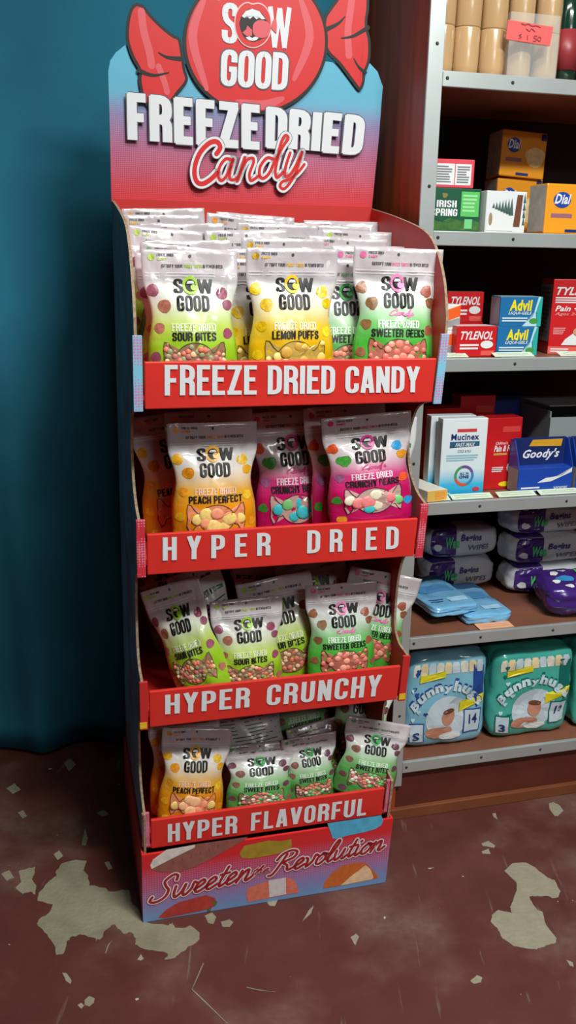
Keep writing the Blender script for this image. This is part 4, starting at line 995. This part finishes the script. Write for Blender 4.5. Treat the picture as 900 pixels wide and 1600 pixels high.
c.poly('cabin_picture', [(.70, .16), (.86, .16), (.90, .92), (.76, .92)], brownm, 2); c.poly('deer_picture', ell(.12, .32, .05, .16, 10), M_('tan_ink', (190, 160, 120), .5), 1); c.poly('snow_drift', [(.02, .05), (.7, .05), (.6, .35), (.3, .5), (.02, .5)], cwhite, 1)
for k in range(4): c.poly('pine_tree', [(.92, .2+.18*k), (.95, .42+.18*k), (.99, .2+.18*k)], pine, 1)
def orange_soap(x, y, z, w, h, label, yaw=0, tilt=0, side=True, roll=0):
    c = Carton('soap_pack', label, 'soap pack', x, y, z, w, .07, h, M_('orange_film', (240, 158, 40), .3, coat=.4), yaw, tilt, 'orange soap packs on the second shelf', .003, roll=roll)
    c.poly('logo_oval', ell(.27, .68, .15, .16, 20), M_('logo_blue', (40, 74, 160), .35)); c.text('logo_lettering', 'Dial', .14, .60, .42, .80, white, .03, .3)
    c.poly('lather_picture', ell(.76, .46, .22, .22, 16, 0, .06, 2), M_('cream_ink', (244, 210, 150), .5, noise_amt=.15, nscale=90)); c.rect('caption_bar', .10, .33, .46, .41, M_('mauve_ink', (150, 100, 120), .5)); c.rect('count_badge', .86, .83, .98, .97, navy); c.rect('caption_bar', .36, .04, .64, .10, navy)
    if side: c.rect('clear_end', .04, .05, .96, .97, M_('clear_end_film', (206, 204, 196), .2, coat=.5, noise_amt=.15, nscale=60), 0, 'left')
    return c
orange_soap(.304, .020, SH[1], .150, .106, 'orange soap pack at the front of the second shelf, right of the snowy carton', 3)
orange_soap(.285, .215, SH[1], .120, .132, 'orange soap pack in shade under the raised pack, back of the second shelf')
orange_soap(.282, .205, SH[1]+.133, .118, .104, 'orange soap pack raised on another pack at the back of the second shelf', 0, 3, roll=3)

# third shelf: medicine cartons
def red_pill_box(x, y, z, w, h, d, label, yaw=0, dark=False):
    c = Carton('medicine_box', label, 'medicine box', x, y, z, w, d, h, cred, yaw, 0, 'red medicine boxes')
    c.text('brand_lettering', 'TYLENOL', .10, .56, .90, .84, white, .03, .35); c.lines('dose_print', .09, .22, .58, .44, 2, white); c.poly('pill_picture', ell(.76, .40, .16, .13, 14), cwhite, 1)
    c.rect('corner_badge', .62, .05, .95, .20, M_('coral_ink', (226, 90, 80), .5)); c.rect('white_top', .03, .05, .97, .95, M_('pink_white', (226, 206, 206), .5), 0, 'top')
    return c
red_pill_box(.116, .026, SH[2], .100, .068, .055, 'small red pill carton at the front of the third shelf beside the stacked blue cartons', 1)
red_pill_box(.135, .120, SH[2], .092, .070, .05, 'dark shaded red pill carton at the back of the third shelf, lower of two')
red_pill_box(.132, .120, SH[2]+.0705, .092, .070, .05, 'shaded red pill carton stacked behind the small front red one on the third shelf')
for k in range(2):
    c = Carton('medicine_box', 'orange and white carton beside the display stand, third shelf, %s of two' % ('lower', 'upper')[k], 'medicine box', .052, .050, SH[2]+.0575*k, .080, .06, .057, cwhite, -3)
    c.poly('orange_swoosh', [(.0, .5), (1, .98), (1, .55), (.5, .3), (0, .2)], M_('hot_orange_ink', (240, 96, 30), .4)); c.poly('grey_swoosh', [(.0, .1), (1, .5), (1, .2), (.4, .05)], cgrey)
for k in range(2):
    c = Carton('medicine_box', 'blue capsule carton with yellow lettering, %s of the two stacked on the third shelf' % ('lower', 'upper')[k], 'medicine box', .226+.003*k, .042, SH[2]+.0665*k, .102, .055, .0662, M_('carton_sky', (30, 110, 166), .35, coat=.3), -2-2*k, 0, 'blue capsule cartons')
    c.poly('teal_edge', [(.90, 0), (1, 0), (1, 1), (.96, 1), (.88, .6)], tealm); c.poly('white_swoosh', [(.55, 0), (.90, 0), (.86, .45), (.94, .85), (.97, 1), (.90, 1), (.80, .35)], M_('pale_aqua_ink', (180, 220, 230), .4))
    c.text('brand_lettering', 'Advil', .22, .52, .76, .90, yellow, .04, .12); c.text('product_lettering', 'LIQUI-GELS', .20, .38, .76, .50, white, .02, .3); c.lines('fine_print', .06, .14, .70, .32, 2, M_('pale_ink', (200, 220, 230), .5)); c.poly('badge', ell(.82, .18, .11, .10, 12), green, 1)
    c.rect('white_top', .02, .04, .98, .96, M_('carton_top_white', (206, 216, 220), .5), 0, 'top'); c.rect('plain_end', .04, .04, .96, .96, M_('carton_end_grey', (150, 158, 170), .5), 0, 'left')
c = Carton('medicine_box', 'tall red carton with a picture of a parent and child on the third shelf', 'medicine box', .374, .055, SH[2], .150, .095, .172, cred, -14)
c.text('brand_lettering', 'TYLENOL', .06, .79, .80, .90, white, .03, .35); c.text('small_lettering', "Children's", .36, .905, .72, .955, white, .01, .3)
c.lines('white_print', .05, .68, .62, .77, 3, white); c.text('small_lettering', 'Pain + Fever', .06, .575, .82, .65, white, .02, .3); c.text('small_lettering', 'Ages 2-11 Years', .06, .51, .80, .56, M_('rose_ink', (232, 150, 150), .5), .01, .3)
c.poly('parent_hair', ell(.72, .43, .16, .10, 14), hair, 1); c.poly('parent_face', ell(.64, .36, .10, .085, 14), skin, 2); c.poly('parent_shirt', [(.46, .10), (.86, .10), (.9, .28), (.74, .36), (.56, .28)], cwhite, 1); c.poly('child_face', ell(.46, .30, .085, .065, 12), skin, 3); c.poly('child_shirt', [(.20, .12), (.44, .12), (.50, .24), (.38, .28), (.26, .2)], cwhite, 3)
c.rect('coral_band', 0, .0, 1, .10, M_('coral_band_ink', (224, 92, 80), .5)); c.text('small_lettering', 'Cherry', .50, .03, .78, .085, white, .02, .2); c.lines('white_print', .04, .02, .34, .08, 2, white); c.lines('white_print', .06, .26, .26, .36, 4, M_('rose_ink', (232, 150, 150), .5))
c.rect('grey_side', .02, .16, .98, .93, cgrey, 0, 'left'); c.lines('side_print', .1, .2, .9, .9, 12, M_('side_grey_ink', (110, 110, 110), .5), 1, 'left')
# fourth shelf
def white_box(x, y, z, label, yaw=0):
    c = Carton('medicine_box', label, 'medicine box', x, y, z, .114, .03, .188, ramp_mat('white_to_blue', [(0, (10, 160, 216)), (.16, (60, 180, 222)), (.36, (216, 230, 236)), (1, (226, 232, 236))], lo=0, hi=.188, rough=.35, coat=.2), yaw, 0, 'white cold medicine boxes')
    c.rect('red_ribbon', .33, .83, .76, .87, M_('red_ink', (206, 60, 60), .4)); c.text('brand_lettering', 'Mucinex', .20, .73, .82, .81, navy, .025); c.poly('banner', [(.18, .63), (.84, .65), (.84, .71), (.18, .71)], M_('steel_blue_ink', (50, 90, 124), .4)); c.text('banner_lettering', 'FAST-MAX', .30, .645, .74, .695, white, .02, .3, 2)
    c.text('small_lettering', 'COLD & FLU', .36, .57, .66, .605, grey, .01); c.lines('fine_print', .12, .46, .86, .55, 3, M_('pale_teal_ink', (150, 196, 206), .5))
    for k, cc in enumerate(((226, 80, 50), (60, 130, 180), (110, 80, 150), (70, 150, 90))):
        a0 = R(200+90*k); p = [(.54+.22*math.cos(a0+R(88)*i/8), .27+.135*math.sin(a0+R(88)*i/8)) for i in range(9)] + [(.54+.165*math.cos(a0+R(88)*i/8), .27+.10*math.sin(a0+R(88)*i/8)) for i in range(8, -1, -1)]
        m_ = MB(); m_.add([c.surf(u, v, .0008) for u, v in p], [(i, i+1, 16-i, 17-i) for i in range(8)]); m_.build('colour_ring', M_('ring_ink_%d' % k, cc, .4), c.root)
    c.text('ring_lettering', 'ALL IN', .44, .285, .64, .315, navy, .02); c.text('ring_lettering', 'ONE', .43, .235, .65, .277, navy, .04); c.poly('capsule_picture', ell(.83, .09, .085, .03, 12), M_('capsule_ink', (196, 60, 80), .4), 1)
    c.lines('fine_print', .06, .03, .26, .06, 1, white); c.rect('grey_side', .03, .05, .97, .95, M_('carton_side_white', (186, 190, 192), .5), 0, 'left')
white_box(.103, .038, SH[3], 'white cold medicine carton with colour ring at the front of the fourth shelf', -1)
white_box(.092, .080, SH[3], 'white cold medicine carton half hidden behind its twin on the fourth shelf', -2)
def fever_box(x, y, z, label, yaw=0, h=.178):
    c = Carton('medicine_box', label, 'medicine box', x, y, z, .096, .055, h, cred, yaw, 0, 'red fever medicine boxes')
    c.rect('outlined_panel', .45, .80, .95, .88, M_('red_panel_ink', (226, 70, 66), .4)); c.text('small_lettering', "Children's", .28, .63, .62, .67, white, .01, .3); c.text('brand_lettering', 'Pain & Fever', .24, .53, .92, .62, white, .03, .3); c.rect('gold_bar', .24, .48, .62, .51, M_('gold_bar_ink', (206, 150, 70), .4))
    c.poly('pill_picture', ell(.76, .30, .12, .08, 12), cwhite, 1); c.lines('white_print', .22, .24, .56, .32, 3, white); c.poly('yellow_badge', ell(.62, .07, .18, .035, 12), yellow, 1)
fever_box(.240, .086, SH[3], 'red fever medicine carton beside the front white carton on the fourth shelf', 2)
fever_box(.118, .170, SH[3], 'red fever carton deep in shade behind the white cartons on the fourth shelf', 0, .19)
fever_box(.222, .200, SH[3], 'red fever carton in shade left of the dark blue box, fourth shelf', 0, .215)
c = Carton('blue_box', 'plain dark blue box standing at the back of the fourth shelf', 'box', .322, .255, SH[3], .100, .05, .205, M_('deep_blue', (20, 36, 120), .4), -4, 3)
c.rect('lid_line', .04, .93, .96, .945, navy)
def powder_box(x, y, label, yaw=0, full=True):
    root = thing('powder_dispenser', SM @ Matrix.Translation((x+.072, y, SH[3])) @ Matrix.Rotation(R(yaw), 4, 'Z'), label, 'medicine box', 'blue powder cartons')
    w, d = .148, .05
    m = MB(); m.box(-w/2, w/2, 0, d, 0, .062, ch=.001)
    pr = [(0, .060), (d, .060), (d, .128), (.030, .128), (.010, .085)]
    for s in (-1, 1):
        xa, xb = (-w/2, -w/2+.002) if s < 0 else (w/2-.002, w/2)
        m.prism(pr, lambda a, b, q=xa: (q, a, b), lambda a, b, q=xb: (q, a, b))
    m.build('carton', cblue, root)
    f = lambda u, v, off=0: (-w/2+u*w, .030+.018*(v-.45)/.55-off, v*.128)      # inner header card
    m = MB(); m.box(-w/2+.003, w/2-.003, .040, .043, .06, .130); m.build('header_card', navy, root)
    g = lambda u, v, off=0: (-w/2+u*w, .039-off, v*.130)
    decal(g, [(*quad(.06, .48, .96, .98), 0)], .0004).build('header_front', M_('header_navy', (24, 40, 96), .4), root)
    decal(g, [(*fill([(.30, .84), (.36, .96), (.92, .96), (.90, .82)], 1), 0)], .0009).build('gold_flash', M_('gold_flash_ink', (214, 160, 40), .4), root)
    decal(g, [(*fit(ftext("Goody's", .03, .35), .20, .56, .88, .78), 0)], .0012).build('brand_lettering', white, root)
    h = lambda u, v, off=0: (-w/2+u*w, -off, v*.062)
    decal(h, [(*fill([(.35, .42), (.60, .45), (.98, .80), (.98, .98), (.80, .66), (.5, .60)], 1), 0)], .0005).build('white_swoosh', cwhite, root)
    decal(h, [(*fit(ftext('24 POWDERS', .01), .66, .10, .92, .24), 0)], .0008).build('small_lettering', white, root)
    tag(decal(h, [(*quad(.06, .20, .40, .26), 0), (*quad(.06, .10, .44, .15), 0)], .0008).build('fine_print', white, root), kind='stuff')
    decal(lambda u, v, off=0: (-w/2-off, d*(1-u), v*.062), [(*quad(.03, .04, .97, .97), 0)], .0005).build('grey_end', cgrey, root)
powder_box(.306, .030, 'blue powder dispenser carton with raised header on the fourth shelf', 1)
powder_box(.462, .028, 'blue powder dispenser carton at the right edge, next to its twin on the fourth shelf', 1)
root = thing('grey_carton', SM @ Matrix.Translation((.515, .110, SH[3])), 'open grey-white carton behind the blue dispensers on the fourth shelf', 'carton')
m = MB(); m.box(-.09, .09, 0, .003, 0, .17); m.box(-.09, .09, .157, .16, 0, .20); m.box(-.09, -.087, .003, .157, 0, .185); m.box(.087, .09, .003, .157, 0, .185); m.box(-.09, .09, 0, .16, 0, .003); m.build('carton', M_('pale_grey_board', (150, 158, 160), .6), root)
m = MB(); m.box(-.09, .09, .010, .155, .196, .199); m.build('lid_flap', M_('pale_grey_board', (150, 158, 160), .6), root)
c = Carton('flat_box', 'flat cream carton with a yellow end lying at the left front of the fourth shelf', 'box', .056, .004, SH[3]+.0015, .056, .17, .026, M_('cream_board', (222, 220, 206), .5), 12)
c.rect('yellow_end', .0, .0, 1, 1, M_('yellow_end_ink', (232, 186, 90), .45)); c.rect('orange_panel', .38, .12, .9, .85, M_('orange_panel_ink', (236, 164, 70), .45), 1)
# price cards along the shelf fronts
def price_card(x, z, w, label, col, y=.006, d=.024, tilt=18, lines=True):
    o = thing('price_card', SM @ Matrix.Translation((x, y, z+.0012)) @ Matrix.Rotation(R(tilt), 4, 'X'), label, 'price card', 'price cards along the shelves')
    m = MB(); m.box(0, w, 0, d, 0, .0006); m.build('card', M_('card_%d_%d_%d' % col, col, .65), o)
    if lines:
        rnd = random.Random(int(x*1000)); sf = lambda u, v, off=0: (u, v, .0006+off)
        scribble(o, [[(w*.1+w*.8*i/9, d*(.66-.33*r_)+rnd.uniform(-.0014, .0014)) for i in range(10)] for r_ in range(2)], sf, M_('pencil', (110, 112, 100), .7), .00035)
gc = (206, 220, 196)
for x, wd, t in ((.075, .045, 'nearest the display stand'), (.125, .105, 'below the white cartons'), (.245, .10, 'below the red carton'), (.355, .11, 'below the blue dispenser')):
    price_card(x, SH[3], wd, 'pale green price card on the fourth shelf edge, %s' % t, gc)
for x, wd, t in ((.08, .06, 'nearest the display stand'), (.205, .10, 'below the stacked blue cartons'), (.372, .12, 'below the tall red carton')):
    price_card(x, SH[2], wd, 'pale price card on the third shelf edge, %s' % t, gc)
price_card(.222, SH[4], .094, 'peach coloured handwritten price card lying on the fifth shelf edge', (236, 170, 130), .004, .034, 2, True)

# pillow packs: wipes, tissue packs, nappies
def pillow(name, label, cat, Mx, w, d, h, mt, seed, group=None, p=3.2, crinkle=.004, part='pack', nz=14):
    "soft pack: superellipsoid with crinkles; front is -y; returns (root, surf(u, v))"
    rnd = random.Random(seed); o3 = Vector((rnd.uniform(0, 50), rnd.uniform(0, 50), 0))
    root = thing(name, Mx, label, cat, group)
    def shape(dr):
        q = Vector(dr); k = (abs(q.x)**p+abs(q.y)**p+abs(q.z)**p)**(-1/p); q = q*k
        c = crinkle*(noise.noise(q*2.2+o3)+.6*noise.noise(q*5+o3))
        q2 = Vector((q.x*w/2, q.y*d/2, q.z*h/2)); q2 += Vector(dr).normalized()*c
        return Vector((q2.x, q2.y+d/2, max(0.0, q2.z+h/2)))
    bm = bmesh.new(); bmesh.ops.create_cube(bm, size=2); bmesh.ops.subdivide_edges(bm, edges=list(bm.edges), cuts=nz, use_grid_fill=True); bm.verts.index_update()
    V = [shape(v.co) for v in bm.verts]; Fc = [tuple(v.index for v in f.verts) for f in bm.faces]; bm.free()
    link(part, mesh(part, V, Fc, mt, None, True), root)
    def surf(u, v, off=0.0):
        s = shape((u*2-1, -1, v*2-1)); return (s.x, s.y-off, s.z)
    def top(u, v, off=0.0):
        s = shape((u*2-1, v*2-1, 1)); return (s.x, s.y, s.z+off)
    return root, surf, top
def loc(x, y, z, yaw=0, tilt=0, roll=0): return SM @ Matrix.Translation((x, y, z)) @ Matrix.Rotation(R(yaw), 4, 'Z') @ Matrix.Rotation(R(roll), 4, 'Y') @ Matrix.Rotation(R(tilt), 4, 'X')
purple = M_('purple_film', (66, 36, 120), .25, coat=.5, bump=.2, bscale=40); pwhite = M_('white_film', (206, 208, 214), .28, coat=.4, bump=.2, bscale=40)
def put(root, name, surf, VF, mt, off=.0012): return decal(surf, [(VF[0], VF[1], 0)], off).build(name, mt, root)
vio = M_('violet_ink', (70, 60, 130), .4)
def wipes(Mx, label, seed, w=.22, d=.10, h=.075, nz=14):
    root, sf, tp = pillow('wipes_pack', label, 'wipes pack', Mx, w, d, h, pwhite, seed, 'baby wipes packs on the fifth shelf', 4.0, .004, nz=nz)
    n = 6
    put(root, 'purple_end', sf, quad(.0, .0, .40, 1, 8), purple, .0012); put(root, 'purple_end', tp, quad(0, 0, .40, 1, 8), purple, .0012)
    put(root, 'brand_lettering', sf, fit(ftext('Wee', .04, .2), .26, .30, .44, .66), M_('mint_ink', (90, 200, 120), .4), .0022); put(root, 'brand_lettering', sf, fit(ftext('Begins', .03, .2), .46, .46, .74, .74), vio, .0022)
    put(root, 'product_lettering', sf, fit(ftext('WIPES', .02, .1), .56, .22, .86, .40), M_('lilac_grey_ink', (110, 110, 140), .4), .0022); put(root, 'white_sock_picture', sf, fill(ell(.14, .34, .07, .12, 10, 0, .1, seed), 1), cwhite, .0022)
    return root
wipes(loc(.300, .282, SH[4]+.001, 0), 'purple and white wipes pack under another at the back left of the fifth shelf', 1, h=.085)
wipes(loc(.300, .280, SH[4]+.092, -3, -4), 'purple and white wipes pack raised at the back left of the fifth shelf', 2, h=.090)
for k in range(3):
    wipes(loc(.520, .190+.008*k, SH[4]+.002+.083*k, -4+3*k), 'purple and white wipes pack, %s in the stack at the right of the fifth shelf' % ('lowest', 'middle', 'topmost')[k], 5+k, w=.24, d=.11, h=.082)
root, sf, tp = pillow('wipes_pack', 'purple wipes pack lying in front of the stack at the right of the fifth shelf', 'wipes pack', loc(.520, .018, SH[4]+.004, -8, 12), .20, .13, .075, purple, 12, 'baby wipes packs on the fifth shelf', 5.0, .006)
put(root, 'brand_lettering', tp, fit(ftext('Wee', .04, .2), .50, .50, .86, .84), M_('mint_ink', (90, 200, 120), .4), .003)
for k, (u, v) in enumerate(((.2, .7), (.33, .8), (.3, .22), (.45, .26), (.16, .4))): put(root, 'white_sock_picture', tp, fill(ell(u, v, .06, .07, 10, .4, .15, k), 1), cwhite, .002)
put(root, 'fish_picture', tp, fill(ell(.3, .5, .13, .09, 12), 1), M_('sea_blue_ink', (50, 130, 190), .4), .002)
skyf = M_('sky_film', (120, 184, 226), .25, coat=.5, bump=.25, bscale=35)
for k, (x, y, z, yaw, lab) in enumerate(((.265, .050, .0015, 0, 'pale blue tissue pack lying on the fifth shelf, partly under its neighbour'), (.180, .062, .026, 6, 'pale blue tissue pack lying on the fifth shelf nearest the display stand'))):
    root, sf, tp = pillow('tissue_pack', lab, 'tissue pack', loc(x, y-.012, SH[4]+z, yaw, 0), .130, .225, .024, skyf, 20+k, 'pale blue tissue packs', 12.0, .004)
    put(root, 'blue_panel', tp, quad(.12, .45, .88, .66, 6), M_('mid_blue_ink', (84, 152, 206), .35), .0015); put(root, 'dark_end', tp, quad(.0, .80, 1, 1, 6), M_('dark_blue_end', (44, 84, 120), .4), .0015)
    tag(put(root, 'fine_print', tp, ribbon_set([[(.10, .24), (.25, .235), (.42, .25)], [(.10, .18), (.22, .175), (.36, .185)]], .010), navy, .0016), kind='stuff'); put(root, 'pale_panel', tp, quad(.5, .14, .9, .26, 3), M_('pale_blue_ink', (170, 212, 236), .35), .0015)
def heart(cx, cy, r):
    return [(cx+r*.062*16*math.sin(t)**3, cy+r*.062*(13*math.cos(t)-5*math.cos(2*t)-2*math.cos(3*t)-math.cos(4*t))) for t in [2*math.pi*i/16 for i in range(16)]]
def arc_text(txt, cx, cy, rad, a0, a1, hgt, asp):
    V = []; Fc = []; n = len(txt); lay = []
    for i, ch in enumerate(txt):
        a = R(a0+(a1-a0)*(i+.5)/n); wv = abs(R(a1-a0))*rad/n*.95
        v, f = ftext(ch, .05, .0); o = len(V)
        hh = hgt*(1.35 if ch in 'Bhg' else 1.0); dz = -.35*hgt if ch in 'gy' else 0
        for x, y in v:
            lx = (x-.5)*wv; ly = y*hh+dz
            V.append((cx+(rad+ly)*math.cos(a)+lx*math.sin(a), cy+((rad+ly)*math.sin(a)-lx*math.cos(a))*asp))
        Fc += [tuple(k+o for k in q) for q in f]
    return V, Fc
def nappies(x, y, label, main, dark, size, count, seed, w=.225, h=.262, yaw=0):
    film = M_('nappy_film_%d_%d_%d' % main, main, .22, coat=.6, bump=.5, bscale=22, noise_amt=.1, nscale=12)
    root, sf, tp = pillow('nappy_pack', label, 'nappy pack', loc(x, y, SH[5]+.001, yaw), w, .13, h, film, seed, 'nappy packs on the bottom shelf', 7.5, .006)
    dk = M_('nappy_dark_%d_%d_%d' % dark, dark, .3)
    for k in range(9):                                    # folded nappies seen through the film
        u = .10+.098*k
        put(root, 'folded_nappy', sf, fill([(u-.040, .80), (u+.040, .80), (u+.047, .89), (u+.03, .935), (u-.03, .935), (u-.047, .89)], 2), M_('nappy_paper_%d' % (k % 3), ((226, 222, 206), (236, 214, 170), (200, 216, 226))[k % 3], .5), .0012)
    put(root, 'dark_side', sf, fill([(.80, .88), (.96, .88), (.97, .55), (.88, .40), (.80, .60)], 2), dk, .0018)
    rnd = random.Random(seed)
    for k in range(14):
        a, b = rnd.uniform(.04, .26), rnd.uniform(.06, .86)
        put(root, 'printed_heart', sf, fill(heart(a, b, .030), 1), dk if k % 2 else M_('pale_heart', (200, 226, 236), .4), .0020)
    bm_ = M_('baby_skin_ink', (196, 136, 110), .5)
    put(root, 'white_panel', sf, fill(ell(.52, .32, .27, .24, 20), 3), M_('nappy_white', (200, 214, 224), .35), .0016)
    put(root, 'baby_body_picture', sf, fill(ell(.42, .17, .17, .075, 14, .3, .06, 1), 2), bm_, .0024); put(root, 'baby_head_picture', sf, fill(ell(.53, .33, .085, .085, 14), 2), bm_, .0028); put(root, 'baby_hair_picture', sf, fill(ell(.53, .395, .075, .03, 12), 1), brownm, .0034); put(root, 'baby_nappy_picture', sf, fill(ell(.56, .115, .14, .05, 14), 2), cwhite, .0030)
    for off, mt_, hg in ((.0030, dk, .100), (.0038, M_('pale_lettering', (206, 226, 236), .35), .080)):
        put(root, 'brand_lettering' if hg < .09 else 'brand_shadow', sf, arc_text('Bunnyhugs', .50, .15, .47, 146, 34, hg, 1.0), mt_, off)
    put(root, 'yellow_banner', sf, fill([(.15, .73), (.46, .77), (.46, .84), (.15, .80)], 2), M_('banner_yellow', (228, 214, 40), .35), .0036); put(root, 'yellow_banner', sf, fill([(.66, .37), (.98, .46), (.98, .56), (.66, .49)], 2), M_('banner_yellow', (228, 214, 40), .35), .0036)
    for k, (txt, u0, v0, u1, v1) in enumerate(((size, .04, .06, .22, .27), (count, .74, .14, .93, .38))):
        put(root, 'number_panel', sf, quad(u0-.015, v0-.015, u1+.015, v1+.015, 2), dk, .0030); put(root, 'number_panel', sf, quad(u0, v0, u1, v1, 2), M_('panel_pale', (196, 212, 222), .35), .0036)
        put(root, 'number_lettering', sf, fit(ftext(txt, .03), u0+.05, v0+.03+.06*k, u1-.04, v1-.08+.04*k), navy, .0044)
nappies(.165, .042, 'light blue nappy pack on the bottom shelf next to the display stand', (130, 190, 214), (36, 76, 150), 'S', '14', 31, yaw=-1)
nappies(.410, .040, 'teal nappy pack in the middle of the bottom shelf', (70, 176, 160), (16, 110, 100), '3', '12', 33, w=.235, h=.25)
nappies(.655, .045, 'teal nappy pack cut by the right edge of the picture, bottom shelf', (70, 176, 160), (16, 110, 100), '3', '12', 35, w=.22, h=.25)
for k, (x, c, lab) in enumerate(((.170, (110, 140, 170), 'grey-blue nappy pack standing behind the light blue one'), (.430, (50, 140, 130), 'dark teal nappy pack standing behind the middle teal one'), (.665, (50, 140, 130), 'dark teal nappy pack standing behind the right-hand teal one'))):
    film = M_('rear_film_%d' % k, c, .25, coat=.5, bump=.4, bscale=22)
    root, sf, tp = pillow('nappy_pack', lab, 'nappy pack', loc(x, .200, SH[5]+.001), .222, .13, .285, film, 40+k, 'nappy packs on the bottom shelf', 7.5, .006)
    put(root, 'brand_lettering', sf, fit(ftext('Bunnyhugs', .03, .1), .15, .78, .85, .90), M_('pale_lettering', (206, 226, 236), .35), .0015); put(root, 'pale_panel', tp, quad(.1, .1, .9, .8, 4), M_('pale_panel_%d' % k, tuple(min(255, q+40) for q in c), .35), .0012)
